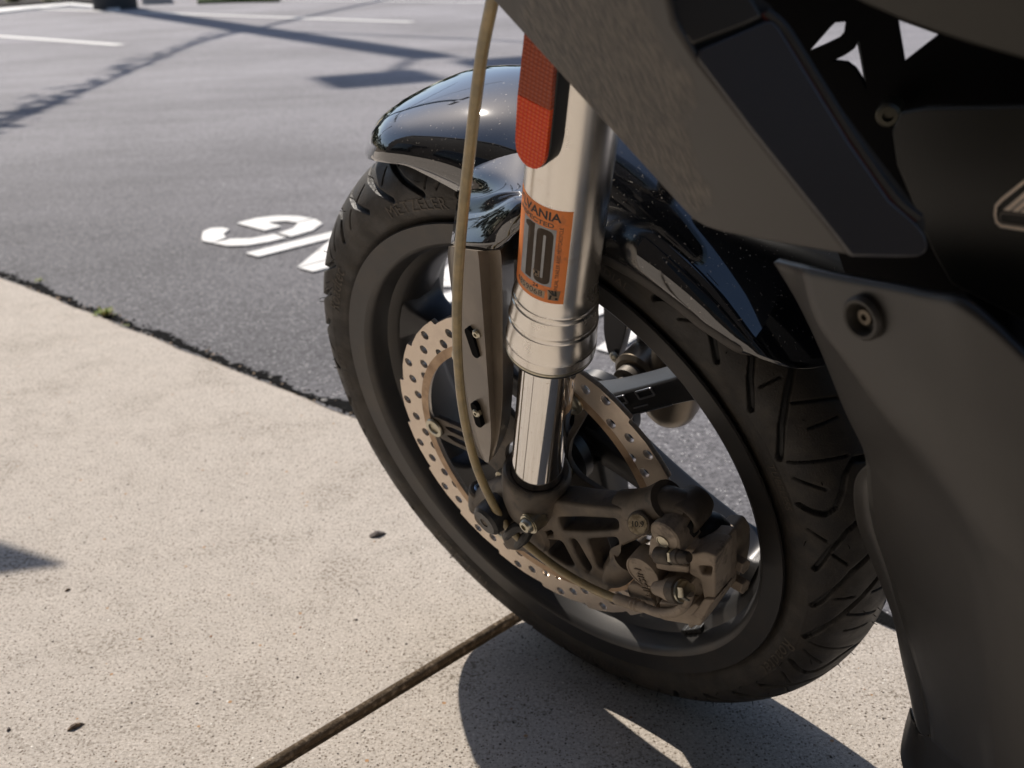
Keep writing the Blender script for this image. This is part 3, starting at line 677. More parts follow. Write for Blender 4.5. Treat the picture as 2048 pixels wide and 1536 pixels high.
# axle carrier (fork foot), caliper --------------------------------
foot_bm = nbm()
lathe(foot_bm, [(-.047, .006), (-.042, .014), (-.026, .0215), (-.010, .0258), (.006, .0272), (.0185, .0275), (.0225, .0266), (.0240, .0248), (.0215, .0208), (.0, .0207)], FB, FD, 64)
Yf = .103
outer = xz([(990, 1010), (1040, 1000), (1133, 985), (1175, 992), (1226, 997), (1291, 1002), (1318, 1020), (1296, 1060), (1262, 1075), (1240, 1085), (1246, 1150), (1226, 1172), (1200, 1170), (1160, 1140), (1123, 1108), (1062, 1088), (1030, 1085), (1018, 1060), (1010, 1035)], Yf)
holes = [rounded(xz(h, Yf), .004, 4) for h in ([(1132, 1019), (1180, 1018), (1252, 1021), (1254, 1042), (1190, 1046), (1140, 1044)], [(1106, 1064), (1140, 1066), (1166, 1116), (1150, 1114), (1112, 1090)], [(1155, 1062), (1168, 1062), (1200, 1118), (1192, 1130), (1176, 1110)], [(1192, 1062), (1252, 1058), (1254, 1082), (1222, 1124), (1210, 1118)], [(1100, 1051), (1120, 1045), (1122, 1053), (1104, 1058)])]
plate(foot_bm, [rounded(outer, .006, 3)] + holes, Yf, .011, .0025)
q = P(1075, 1050, .103); cyl(foot_bm, (q[0], .080, q[2]), (0, 1, 0), .021, .036, 40, .003)
q = P(1000, 975, .1)
tube(foot_bm, [FB + FD * .0 + np.array([.02, 0, -.006]), P(985, 985, .100), P(965, 1000, .100)], [.013, .011, .010], 16)
foot = finish('axle_carrier', foot_bm, CAST, root, smooth=40)
# small pinch bolts and crash bobbin in front
q = P(961, 990, .098); bm = nbm(); lathe(bm, [(0, .0105), (.022, .0105), (.024, .009), (.024, .0065), (.018, .0062)], q - FD * .014, FD, 32); pb = finish('pinch_lug', bm, CAST, foot)
bm = nbm(); lathe(bm, [(0, .0058), (.004, .0058), (.0045, .0050), (.0045, .0030), (.0020, .0028)], q - FD * .014 + FD * .0205, FD, 6 * 4); finish('pinch_bolt', bm, mat('blue_steel', (.25, .33, .42), .3, 1.), pb)
q = P(968, 1046, .136); bm = nbm(); ax = np.array([.12, 1, -.05]); ax /= np.linalg.norm(ax); lathe(bm, [(0, .0135), (.002, .0145), (.030, .0150), (.036, .0140), (.0385, .0115), (.0385, .0042), (.030, .0040)], q - ax * .0385, ax, 48, cap=True)
finish('crash_bobbin', bm, mat('bobbin_plastic', (.022, .021, .020), .38, bump=(900, .0001, 3)), foot)
# hose guide with its bolt
q = P(1052, 1053, .1345); bm = nbm(); lathe(bm, [(-.012, .0090), (0, .0090), (0, .0082), (.0012, .0082), (.0012, .0066), (.0035, .0064), (.0055, .0048), (.0060, .0026), (.003, .0024)], q - np.array([0, .0035, 0]), (.1, 1, .05), 32); finish('guide_bolt', bm, STEEL, foot)
bm = nbm(); tube(bm, [P(1060, 1060, .122), P(1040, 1052, .124), P(1022, 1062, .127), P(1012, 1074, .126)], [.004, .005, .0045, .003], 10); tube(bm, [P(1058, 1062, .120), P(1048, 1078, .124), P(1034, 1092, .125)], [.004, .0045, .003], 10)
finish('hose_guide', bm, BLACKP, foot)

def zt(L_, Y): return [np.array(q) for q in PP(L_, Y)]
# caliper
cal_bm = nbm()
def cp_(L_, front, back, bev=.0014, hole=None, r=.002):
    Yc = (front + back) / 2; pol = [rounded(xz(L_, front), r, 3)] + ([rounded(xz(hole, front), .002, 3)] if hole else [])
    plate(cal_bm, pol, Yc, (front - back) / 2, bev)
cp_([(1268, 1152), (1276, 1120), (1300, 1102), (1345, 1102), (1385, 1100), (1428, 1106), (1430, 1210), (1399, 1252), (1330, 1240), (1300, 1225), (1270, 1202)], .1090, .078, .002, r=.004)
cp_([(1310, 1122), (1340, 1130), (1376, 1134), (1376, 1147), (1340, 1144), (1312, 1138)], .1190, .100)
cp_([(1322, 1160), (1376, 1166), (1376, 1176), (1324, 1172)], .1185, .100)
cp_([(1380, 1108), (1408, 1104), (1431, 1112), (1430, 1208), (1414, 1216), (1408, 1200), (1400, 1160), (1378, 1148)], .1175, .095, hole=[(1396, 1132), (1424, 1133), (1422, 1152), (1402, 1150)])
cp_([(1306, 1216), (1350, 1226), (1384, 1226), (1408, 1198), (1430, 1200), (1400, 1253), (1330, 1242), (1308, 1232)], .1200, .095)
cp_([(1318, 1204), (1378, 1214), (1388, 1206), (1398, 1214), (1384, 1232), (1320, 1220)], .1225, .110, .001)
cp_([(1268, 1150), (1280, 1116), (1305, 1110), (1322, 1130), (1326, 1160), (1316, 1180), (1318, 1214), (1288, 1214), (1268, 1196)], .1150, .095, .002, r=.005)
bod = xz([(1400, 1095), (1425, 1068), (1452, 1070), (1466, 1092), (1466, 1128), (1461, 1160), (1440, 1200), (1412, 1222), (1392, 1180)], .075)
plate(cal_bm, [rounded(bod, .004, 4)], .074, .024, .002)
inn_ = xz([(1330, 1120), (1380, 1090), (1436, 1068), (1466, 1085), (1470, 1130), (1462, 1165), (1436, 1200), (1390, 1215)], .048)
plate(cal_bm, [rounded(inn_, .006, 4)], .046, .010, .003)
for v_ in (1112, 1152): cyl(cal_bm, P(1452, v_, .074), np.array([-1., .1, -.1]), .0062, .018, 6, .0008)
cal = finish('brake_caliper', cal_bm, CASTD, root, smooth=40)
def facing(px, Y, prof_, m, name, parent=cal, seg=48, ax=(0, 1, 0)):
    q = P(px[0], px[1], Y); bm = nbm(); lathe(bm, prof_, q, ax, seg); return finish(name, bm, m, parent)
pc = facing((1287, 1144), .1195, [(-.014, .0152), (.0005, .0150), (.0016, .0144), (.0016, .0134), (.0008, .0130), (.0009, .0)], CASTD, 'piston_cap')
facing((1283, 1192), .1170, [(-.014, .0128), (.0005, .0126), (.0014, .0118), (.0015, .0)], CASTD, 'piston_cap')
q = P(1287, 1166, .1210); bm = nbm(); tm = text_mesh('NISSIN', .0092, .0004, space=1.05)
rt = R(100)
add_mapped(bm, tm, lambda x, y, z: (q[0] - (x * math.cos(rt) - y * math.sin(rt)), q[1] + z, q[2] - (x * math.sin(rt) + y * math.cos(rt)) * -1 if False else q[2] + (x * math.sin(rt) + y * math.cos(rt))))
finish('raised_lettering', bm, mat('worn_casting', (.17, .135, .10), .55, .3), cal, smooth=0)
# upper ear with a round plug
bm = nbm(); cyl(bm, P(1328, 1074, .124), (0, -1, 0), .0122, .026, 40, .0012); plate(bm, [rounded(xz([(1300, 1076), (1352, 1074), (1366, 1108), (1296, 1112)], .1235), .002, 3)], .1115, .012, .0012)
ear = finish('mounting_ear', bm, CASTD, cal, smooth=40)
facing((1325, 1084), .1245, [(0, .0052), (.0004, .0052), (.0006, .0044), (-.0006, .0040), (-.0006, 0)], STEEL, 'ear_plug', ear)
# pad pin and bleed fitting
a0, a1 = P(1316, 1110, .126), P(1384, 1116, .126); d_ = (a1 - a0) / np.linalg.norm(a1 - a0)
bm = nbm(); lathe(bm, [(0, .0062), (.012, .0066), (.0135, .0060)], a0, d_, 24); cyl(bm, a0 + d_ * .0165, d_, .0058, .006, 24); lathe(bm, [(.0225, .0050), (.028, .0046), (.030, .0035)], a0, d_, 24); finish('pad_pin', bm, CAST, cal)
bm = nbm(); hexhead(bm, a0 + d_ * .0142, d_, .0062, .0026); finish('pin_nut', bm, STEEL, cal)
# banjo boss, eye and bolt
a0, a1 = P(1312, 1176, .126), P(1402, 1186, .128); d_ = (a1 - a0) / np.linalg.norm(a1 - a0)
bm = nbm(); lathe(bm, [(0, .0050), (.008, .0066), (.0125, .0072), (.0130, .0082), (.0170, .0084), (.0175, .0074)], a0, d_, 32); finish('banjo_boss', bm, CASTD, cal)
bm = nbm(); lathe(bm, [(.0180, .0080), (.0190, .0098), (.0265, .0098), (.0275, .0080)], a0, d_, 32); ban = finish('banjo_eye', bm, CAST, cal)
bm = nbm(); lathe(bm, [(.0275, .0080), (.0283, .0088), (.0290, .0080)], a0, d_, 24); hexhead(bm, a0 + d_ * .0290, d_, .0072, .0062); finish('banjo_bolt', bm, STEEL, ban)
# radial mounting arm: big dark boss crossing from the fork foot to the caliper
bm = nbm(); tube(bm, [P(1250, 1010, .100), P(1300, 1012, .104), P(1336, 1000, .104)], [.012, .014, .015], 20)
a0, a1 = P(1362, 1040, .108), P(1402, 992, .082); d_ = (a1 - a0) / np.linalg.norm(a1 - a0)
lathe(bm, [(.006, .0095), (.0, .0100), (-.001, .0118), (.0, .0132), (.004, .0138), (.018, .0140), (.024, .0120)], a0, d_, 40, cap=True)
tube(bm, [P(1310, 1000, .104), P(1340, 1006, .102), P(1372, 1012, .098)], [.0125, .0125, .011], 20)
finish('radial_mount', bm, CAST, foot, smooth=50)
bm = nbm(); tube(bm, [P(1362, 1040, .107), P(1378, 1062, .104)], [.0092, .0085], 24); tube(bm, [P(1392, 1068, .088), P(1420, 1062, .080), P(1436, 1080, .074)], [.014, .0150, .013], 20); finish('caliper_shoulder', bm, BLACKP, cal, smooth=50)
# bolt heads of the two mounting bolts
q0 = P(1276, 1048, .126); ax = P(1250, 1056, .150) - P(1300, 1030, .110); ax /= np.linalg.norm(ax)
bm = nbm(); lathe(bm, [(-.020, .0068), (-.010, .0072), (-.0095, .0088), (-.003, .0092), (0, .0084), (.0004, .0078)], q0, ax, 40); lathe(bm, [(-.014, .0095), (-.011, .0098), (-.010, .009)], q0, ax, 40); mb = finish('mounting_bolt', bm, CAST, foot)
bm = nbm(); lathe(bm, [(.0004, .0076), (.0012, .0070), (.0013, 0)], q0, ax, 40); _, bx, by = basis(ax)
finish('bolt_face', bm, mat('dusty_steel', (.40, .34, .24), .45, .6, var=((.2, .16, .1), 300, .4, .6)), mb)
tm = text_mesh('10.9', .0058, .0003); bm = nbm(); vx = P(1290, 1050, .126) - P(1262, 1046, .126); vx -= ax * (vx @ ax); vx /= np.linalg.norm(vx); vy = np.cross(ax, vx); vy *= np.sign(vy[2])
add_mapped(bm, tm, lambda x, y, z: q0 + ax * (.0014 + z) + vx * x + vy * y); finish('bolt_stamp', bm, INK, mb, smooth=0)
bm = nbm(); tube(bm, [P(1262, 1110, .104), P(1236, 1142, .104), P(1222, 1152, .104)], [.014, .0125, .010], 24); tube(bm, [P(1240, 1136, .104), P(1226, 1150, .104)], [.0095, .009], 20); finish('lower_mount', bm, CAST, cal, smooth=50)

# right hand axle carrier and caliper, seen through the wheel
bm = nbm(); fr_ = np.array([-.044, -.105, .029])
lathe(bm, [(-.094, .0), (-.0935, .012), (-.090, .019), (-.082, .0245), (-.070, .0272), (-.02, .0275), (.004, .0275), (.010, .0262), (.012, .0245)], fr_, FD, 64)
cyl(bm, (0, -.080, 0), (0, -1, 0), .024, .045)
rf = finish('axle_carrier', bm, mat('bronze_casting', (.16, .13, .095), .32, .75), root, smooth=40)
bm = nbm(); plate(bm, [rounded(xz([(1214, 600), (1262, 600), (1262, 640), (1250, 690), (1240, 720), (1222, 700), (1214, 660)], -.112), .006, 4)], -.112, .006, .001)
tube(bm, [P(1290, 640, -.11), P(1286, 680, -.11), P(1292, 720, -.11)], .006, 12)
gr = finish('fork_guard', bm, mat('guard_grey', (.07, .07, .075), .4), root)
bm = nbm(); lathe(bm, [(0, .0060), (.003, .0060), (.005, .0045), (.006, .002)], P(1233, 712, -.104), (.3, 1, -.2), 24); finish('guard_bolt', bm, STEEL, gr)

# brake hose ----------------------------------------------------------
hp = [P(992, -60, .155), P(985, 0, .153), P(962, 120, .150), P(940, 300, .148), P(924, 450, .147), P(915, 580, .146), P(915, 700, .144), P(926, 820, .140), P(952, 930, .134), P(990, 1015, .128), P(1018, 1056, .126), P(1062, 1096, .122), P(1120, 1140, .122), P(1180, 1175, .123), P(1238, 1200, .125)]
bm = nbm(); tube(bm, hp, .0035, 16, 12); hose = finish('brake_hose', bm, HOSE, root, smooth=60)
bm = nbm(); a0, a1 = P(1232, 1197, .125), P(1290, 1216, .126)
pts = [a0 + (a1 - a0) * t_ for t_ in (0, .04, .1, .5, .55, .62, .68, .74, .8, .9, 1)]; tube(bm, pts, [.0040, .0046, .0046, .0046, .0040, .0052, .0040, .0052, .0040, .0046, .0036], 20, 1, smooth=False); fer = finish('crimp_ferrule', bm, CASTD, hose, smooth=30)
bm = nbm(); tube(bm, [a1, P(1320, 1226, .127), P(1350, 1224, .128), P(1368, 1212, .128), P(1376, 1196, .128), P(1378, 1186, .128)], .0037, 16, 8); finish('banjo_pipe', bm, CASTD, hose, smooth=60)

# front fender --------------------------------------------------------
def fender():
    bm = nbm(); nt_, ny = 70, 41; rows = []
    for i in range(nt_ + 1):
        t = i / nt_; row = []
        for j in range(ny):
            q = 2 * j / (ny - 1) - 1                       # -1 right edge ... 1 left edge
            th0 = np.interp(abs(q), [0, .21, .43, .64, .86, 1], [60, 62.5, 66.6, 70.8, 76, 81]); th1 = 150 - 8.5 * abs(q) ** 2
            th = th0 + (th1 - th0) * t
            # edge radius along the skirt
            re = np.interp(th, [70, 77, 81, 86, 93, 100, 112, 121, 127, 136, 141, 150], [.305, .302, .290, .2805, .2735, .262, .264, .278, .284, .291, .301, .309])
            wd = np.interp(th, [57, 70, 78, 95, 115, 140, 150], [.060, .067, .071, .0735, .0735, .072, .066])
            rc = np.interp(th, [57, 80, 120, 150], [.3195, .3190, .3185, .3165])
            aq = abs(q)
            # superellipse section from crown to skirt edge
            ph = aq * math.pi / 2
            y = wd * math.copysign(math.sin(ph) ** .92, q); r = re + (rc - re) * math.cos(ph) ** .62
            r0_ = np.interp(abs(q), [0, .21, .43, .64, .86, 1], [.3085, .3045, .2987, .295, .2934, .2905]); bl = min(1, max(0, (th - th0) / 13)); r = r0_ + (max(r, r0_ * .2) - r0_) * math.sin(bl * math.pi / 2) ** .8
            a = R(th); row.append((r * math.cos(a), y, r * math.sin(a)))
        rows.append(row)
    grid(bm, rows, 1, 1, smooth_u=False, smooth_v=False)
    f = finish('front_fender', bm, GLOSS, root, smooth=50, solid=.003)
    # out-turned lip along the rear skirt
    bm = nbm(); pts = []
    for th in np.linspace(119, 149, 26):
        re = np.interp(th, [70, 77, 81, 86, 93, 100, 112, 121, 127, 136, 141, 150], [.305, .302, .290, .2805, .2735, .262, .264, .278, .284, .291, .301, .309]); a = R(th)
        wd = np.interp(th, [57, 70, 78, 95, 115, 140, 150], [.060, .067, .071, .0735, .0735, .072, .066])
        k = max(0, (th - 141) / 8) ** 1.5
        pts.append([(r * math.cos(a), wd * (1 - .9 * k) + dy, r * math.sin(a)) for dy, r in ((.0005, re + .004 + .012 * k), (.0016, re + .002 + .012 * k), (.0018, re - .002 + .012 * k), (.0006, re - .0032 + .012 * k))])
    grid(bm, pts, 2, 2); finish('fender_lip', bm, mat('worn_lip', (.050, .044, .038), .5, var=((.02, .018, .016), 60, .5, .7)), f, smooth=60, solid=.0015)
    return f
fen = fender()
bm = nbm()
rows = [PP([(915, 318, .050), (960, 300, .050), (1040, 300, .052), (1130, 330, .054)]), PP([(914, 350, .066), (958, 345, .074), (1040, 350, .077), (1120, 380, .078)]),
        PP([(918, 392, .078), (968, 392, .086), (1040, 385, .096), (1110, 410, .096)]), PP([(912, 440, .098), (965, 434, .106), (1035, 410, .112), (1100, 425, .110)]), PP([(905, 489, .116), (955, 494, .122), (1000, 494, .122), (1046, 440, .116)])]
grid(bm, rows, 6, 6)
finish('fender_shoulder', bm, GLOSS, fen, smooth=50, solid=.003)
bm = nbm()
rows = [PP([(897, 492, .088), (904, 492, .112), (908, 496, .1205), (955, 502, .1300), (976, 501, .1215), (1000, 500, .1240), (1024, 478, .088)]),
        PP([(896, 520, .088), (902, 520, .112), (906, 522, .1190), (958, 524, .1295), (979, 522, .1210), (1003, 520, .1232), (1028, 520, .088)]),
        PP([(905, 600, .088), (908, 600, .112), (911, 601, .1190), (964, 602, .1290), (982, 601, .1200), (1005, 600, .1225), (1028, 600, .088)]),
        PP([(915, 700, .088), (918, 700, .111), (921, 700, .1180), (971, 700, .1275), (985, 700, .1190), (1005, 700, .1215), (1028, 700, .088)]),
        PP([(930, 800, .088), (934, 800, .110), (937, 800, .1170), (978, 800, .1255), (989, 800, .1180), (1005, 800, .1200), (1024, 800, .088)]),
        PP([(950, 880, .088), (953, 880, .109), (956, 880, .1150), (982, 875, .1205), (990, 873, .1160), (998, 871, .1175), (1014, 860, .088)]),
        PP([(968, 922, .090), (970, 923, .107), (971, 924, .1120), (977, 925, .1145), (981, 921, .1130), (986, 915, .1125), (994, 905, .090)])]
A = np.array(rows); A = np.stack([crom(A[:, j], 5) for j in range(A.shape[1])], 1); V_ = [[bm.verts.new(q) for q in r] for r in A]
for i in range(len(V_) - 1):
    for j in range(len(V_[0]) - 1): bm.faces.new((V_[i][j], V_[i][j + 1], V_[i + 1][j + 1], V_[i + 1][j]))
bm.faces.new(V_[0]); bm.faces.new(V_[-1][::-1])
GUARD = mat('fork_guard_paint', (.17, .14, .108), .40, .25, var=((.26, .215, .165), 14, .4, .7), bump=(1000, .00006, 2), coat=.2)
gd = finish('fork_guard', bm, GUARD, fen, smooth=9, bevel=0)
for (x0, y0), (x1, y1), scx, scy, lift in (((943, 660), (957, 703), 953, 668, .0026), ((950, 812), (959, 846), 953, 826, .0004)):
    a0 = P(x0, y0, .1232); a1 = P(x1, y1, .1232); d = a1 - a0; L = np.linalg.norm(d); d /= L; t = np.cross(d, [0, 1, 0])
    sl_ = [(a0 + t * .0035 * math.cos(i) - d * .0035 * math.sin(i)) for i in np.linspace(0, math.pi, 9)] + [(a1 - t * .0035 * math.cos(i) + d * .0035 * math.sin(i)) for i in np.linspace(0, math.pi, 9)]
    bm = nbm(); plate(bm, [[(q[0], q[2]) for q in sl_]], .1222 + lift, .0022, .0003); finish('slot_shade', bm, BLACKV, gd)  # raised black plate paints the shade of the slot's hollow
    bm = nbm(); lathe(bm, [(-.002, .0036), (.0006, .0036), (.0016, .0026), (.0017, .0013), (.0004, .0011)], P(scx, scy, .1240 + lift), (0, 1, 0), 24); finish('guard_screw', bm, STEEL, gd)
# brace under the fender seen between guard and fork tube
bm = nbm(); tube(bm, [P(1002, 500, .095), P(1016, 560, .090), P(1028, 640, .088)], .0035, 10); box(bm, P(1020, 490, .080), (.03, .02, .008)); finish('fender_stay', bm, CAST, fen)

# side panels ----------------------------------------------------------
SCUFF = mat('scuffed_side_panel', (.062, .055, .046), .44, 0, spec=.5, bump=(800, .00006, 2))
def scuffs(m):
    t = m.node_tree; N = t.nodes; L = t.links; b = N['Principled BSDF']; tc = N.new('ShaderNodeTexCoord')
    c0 = P(1230, 130, .18) - BASE
    vs_ = N.new('ShaderNodeVectorMath'); vs_.operation = 'DISTANCE'; L.new(tc.outputs['Object'], vs_.inputs[0]); vs_.inputs[1].default_value = tuple(c0)
    n1 = N.new('ShaderNodeTexNoise'); n1.inputs['Scale'].default_value = 22; L.new(tc.outputs['Object'], n1.inputs[0])
    ad = N.new('ShaderNodeMath'); ad.operation = 'MULTIPLY_ADD'; L.new(n1.outputs[0], ad.inputs[0]); ad.inputs[1].default_value = .07; L.new(vs_.outputs['Value'], ad.inputs[2])
    mk = N.new('ShaderNodeMapRange'); mk.inputs[1].default_value = .088; mk.inputs[2].default_value = .096; mk.inputs[3].default_value = 1; mk.inputs[4].default_value = 0; L.new(ad.outputs[0], mk.inputs[0])
    d = P(1290, 330, .18) - P(1215, 0, .18); ang = math.atan2(d[2], d[0])
    mp = N.new('ShaderNodeMapping'); mp.vector_type = 'TEXTURE'; mp.inputs['Rotation'].default_value = (0, -ang, 0); mp.inputs['Scale'].default_value = (4.5, .14, .14)
    L.new(tc.outputs['Object'], mp.inputs[0])
    n2 = N.new('ShaderNodeTexNoise'); n2.inputs['Scale'].default_value = 75; n2.inputs['Detail'].default_value = 6; n2.inputs['Roughness'].default_value = .65; L.new(mp.outputs[0], n2.inputs[0])
    r = N.new('ShaderNodeMapRange'); r.inputs[1].default_value = .40; r.inputs[2].default_value = .62; L.new(n2.outputs[0], r.inputs[0])
    cr_ = N.new('ShaderNodeMix'); cr_.data_type = 'RGBA'; cr_.inputs[6].default_value = (.022, .019, .016, 1); cr_.inputs[7].default_value = (.105, .09, .072, 1); L.new(r.outputs[0], cr_.inputs[0])
    mx = N.new('ShaderNodeMix'); mx.data_type = 'RGBA'; mx.inputs[6].default_value = (.030, .027, .024, 1); L.new(cr_.outputs[2], mx.inputs[7]); L.new(mk.outputs[0], mx.inputs[0]); L.new(mx.outputs[2], b.inputs['Base Color'])
    bp = N.new('ShaderNodeBump'); bp.inputs['Distance'].default_value = .0006
    ml = N.new('ShaderNodeMath'); ml.operation = 'MULTIPLY'; L.new(n2.outputs[0], ml.inputs[0]); L.new(mk.outputs[0], ml.inputs[1]); L.new(ml.outputs[0], bp.inputs['Height']); L.new(bp.outputs[0], b.inputs['Normal'])
scuffs(SCUFF)
pl1 = plane3(P(985, 0, .178), P(1385, 440, .176), P(1695, 512, .206))
cr0, cr1 = onpl(1385, 112, pl1), onpl(1700, 511, pl1)
def rnd2(L_, r, n=4): return [tuple(q) for q in rounded([np.array(a, float) for a in L_], r, n)]
o1_ = [(880, -120)] + [(972, -14)] + [(1385, 440)] + [(1440, 466), (1560, 489), (1640, 503), (1700, 513), (1668, 470), (1500, 262), (1385, 112), (1345, 50), (1328, -20), (1330, -120)]
bm = nbm(); panel(bm, rnd2(o1_[:3], 1, 1)[:0] + [(880, -120), (972, -14), (1180, 215), (1360, 413), (1385, 439), (1412, 456), (1450, 468), (1560, 489), (1640, 503), (1700, 513), (1668, 471), (1500, 260), (1385, 114), (1345, 50), (1328, -20), (1330, -120)], pl1, .004)
sp_ = finish('upper_side_panel', bm, SCUFF, root, smooth=30, bevel=.0018, seg=3)
pl2 = plane3(cr0, cr1, P(1850, 470, .186))
bm = nbm(); panel(bm, [(1395, 118), (1394, 108), (1400, 98), (1420, 90), (1530, 42), (1545, 40), (1560, 55), (1620, 155), (1700, 285), (1780, 400), (1836, 448), (1852, 470), (1858, 492), (1852, 506), (1840, 513), (1760, 515), (1702, 513.5), (1670, 472), (1502, 261), (1400, 126)], pl2, .004)
ins = finish('panel_insert', bm, PANELG, sp_, smooth=30, bevel=.0015, seg=3)
bm = nbm(); panel(bm, [(1335, -120), (1332, -10), (1348, 48), (1382, 92), (1392, 88), (1490, 52), (1528, 34), (1512, 6), (1480, -40), (1440, -120)], pl2, .004)
finish('panel_top', bm, PANEL, sp_, smooth=30, bevel=.0015)
# recessed groove plate behind the insert and a red reflection painted along its rear edge
pl2b = (pl2[0] - pl2[1] * .006, pl2[1])
bm = nbm(); panel(bm, [(1380, 60), (1500, -20), (1540, 10), (1640, 160), (1850, 440), (1850, 500), (1700, 510), (1390, 120)], pl2b, .003); finish('panel_backing', bm, BLACKP, sp_)
bm = nbm(); e = [(1528, 26), (1565, 60), (1622, 150), (1704, 280), (1786, 396), (1836, 440)]
for off, w_, mt, nm_ in ((0, .0013, mat('red_reflection_tint', (.07, .008, .006), .4), 'red_reflection'), (6, .0022, BLACKP, 'edge_rubber')):
    bm = nbm(); tube(bm, [onpl(x_ + off, y_ - off * .5, pl2) - pl2[1] * .002 for x_, y_ in e], w_, 8, 5); finish(nm_, bm, mt, sp_)

# lower cowl: front-facing flank, crease, side
bm = nbm()
rows = [PP([(1553, 521, .150), (1585, 528, .160), (1612, 534, .172), (1700, 553, .184), (1850, 581, .200), (1960, 622, .210), (2200, 860, .214)]),
        PP([(1602, 602, .149), (1620, 618, .160), (1640, 640, .178), (1735, 650, .190), (1870, 690, .203), (1990, 760, .211), (2230, 960, .215)]),
        PP([(1648, 700, .147), (1668, 712, .160), (1700, 722, .184), (1790, 750, .195), (1900, 810, .206), (2030, 880, .213), (2260, 1060, .216)]),
        PP([(1697, 822, .144), (1730, 832, .163), (1776, 828, .189), (1850, 870, .199), (1940, 920, .208), (2060, 980, .214), (2290, 1150, .217)]),
        PP([(1735, 905, .141), (1785, 920, .166), (1842, 915, .193), (1900, 960, .202), (1980, 1010, .210), (2080, 1060, .215), (2300, 1230, .217)]),
        PP([(1742, 985, .132), (1810, 1010, .166), (1902, 1010, .197), (1950, 1050, .205), (2020, 1100, .212), (2110, 1150, .216), (2300, 1300, .217)]),
        PP([(1752, 1060, .126), (1830, 1080, .164), (1938, 1090, .198), (1985, 1130, .206), (2050, 1170, .212), (2140, 1220, .216), (2310, 1360, .217)]),
        PP([(1782, 1150, .124), (1858, 1170, .162), (1958, 1185, .198), (2005, 1210, .206), (2070, 1250, .212), (2160, 1300, .216), (2320, 1420, .217)]),
        PP([(1812, 1250, .123), (1880, 1270, .160), (1972, 1290, .198), (2020, 1310, .206), (2085, 1340, .212), (2170, 1380, .216), (2320, 1490, .217)]),
        PP([(1840, 1345, .123), (1896, 1370, .158), (1984, 1400, .198), (2030, 1415, .206), (2090, 1440, .212), (2180, 1470, .216), (2320, 1550, .217)]),
        PP([(1862, 1430, .124), (1908, 1450, .156), (1992, 1490, .198), (2035, 1500, .206), (2095, 1520, .212), (2180, 1540, .216), (2320, 1620, .217)]),
        PP([(1868, 1480, .124), (1915, 1520, .154), (1998, 1570, .198), (2040, 1580, .206), (2100, 1600, .212), (2190, 1620, .216), (2320, 1680, .217)])]
A = np.array(rows); A = np.stack([crom(A[:, j], 5) for j in range(A.shape[1])], 1)
# keep the crease (column 2) sharp: smooth the two halves on their own
V_ = []
for r in A:
    left = crom(r[:3], 6); right = crom(r[2:], 5); V_.append([bm.verts.new(q) for q in list(left) + list(right[1:])])
for i in range(len(V_) - 1):
    for j in range(len(V_[0]) - 1): bm.faces.new((V_[i][j], V_[i][j + 1], V_[i + 1][j + 1], V_[i + 1][j]))
cowl = finish('lower_cowl', bm, PANEL, root, smooth=60, solid=.0035)
# rolled leading edge of the cowl
bm = nbm()
rows = [PP([(1757, 920, .139), (1757, 921, .140), (1756, 924, .139), (1754, 930, .136)]),
        PP([(1727, 946, .112), (1722, 950, .122), (1740, 952, .130), (1752, 962, .131)]),
        PP([(1716, 985, .108), (1713, 988, .118), (1730, 990, .128), (1745, 998, .130)]),
        PP([(1722, 1050, .106), (1722, 1052, .116), (1740, 1058, .126), (1756, 1066, .127)]),
        PP([(1752, 1130, .104), (1753, 1131, .114), (1770, 1136, .124), (1784, 1140, .125)]),
        PP([(1788, 1225, .102), (1789, 1226, .112), (1804, 1232, .122), (1816, 1240, .123)]),
        PP([(1808, 1320, .102), (1812, 1321, .112), (1830, 1328, .122), (1842, 1336, .123)]),
        PP([(1824, 1390, .103), (1828, 1392, .112), (1846, 1402, .122), (1858, 1412, .123)]),
        PP([(1833, 1436, .106), (1838, 1440, .113), (1855, 1446, .121), (1868, 1440, .123)]),
        PP([(1843, 1462, .112), (1847, 1465, .115), (1860, 1466, .119), (1874, 1456, .122)]),
        PP([(1856, 1468, .118), (1858, 1469, .119), (1862, 1469, .120), (1870, 1465, .121)])]
grid(bm, rows, 5, 5); finish('rolled_edge', bm, PANEL, cowl, smooth=60, solid=.003)
bm = nbm()
rows = [PP([(1824, 1416, .085), (1830, 1440, .100), (1850, 1470, .104), (1945, 1470, .150)]), PP([(1812, 1460, .085), (1826, 1470, .100), (1856, 1482, .106), (1955, 1490, .155)]),
        PP([(1805, 1505, .085), (1822, 1508, .100), (1860, 1512, .108), (1965, 1520, .160)]), PP([(1812, 1545, .085), (1830, 1548, .100), (1864, 1552, .110), (1975, 1560, .162)]), PP([(1830, 1640, .085), (1845, 1640, .100), (1880, 1640, .110), (1990, 1640, .165)])]
grid(bm, rows, 5, 5); finish('belly_pan', bm, PANEL, cowl, smooth=60, solid=.003)
q = P(1730, 634, .193); nrm = np.array([.25, 1, .12]); nrm /= np.linalg.norm(nrm)
bm = nbm(); lathe(bm, [(-.006, .0090), (.000, .0102), (.0022, .0100), (.0036, .0088), (.0034, .0076), (.0012, .0066), (-.002, .0058), (-.003, .0)], q, nrm, 48); gm = finish('rubber_grommet', bm, mat('grommet_rubber', (.035, .031, .026), .45), cowl, smooth=50)
bm = nbm(); lathe(bm, [(-.003, .0046), (-.001, .0044), (.0006, .0034), (.0008, .0016), (-.0010, .0013), (-.0012, 0)], q, nrm, 32); finish('socket_screw', bm, mat('dull_screw', (.14, .12, .095), .35, .9), gm)

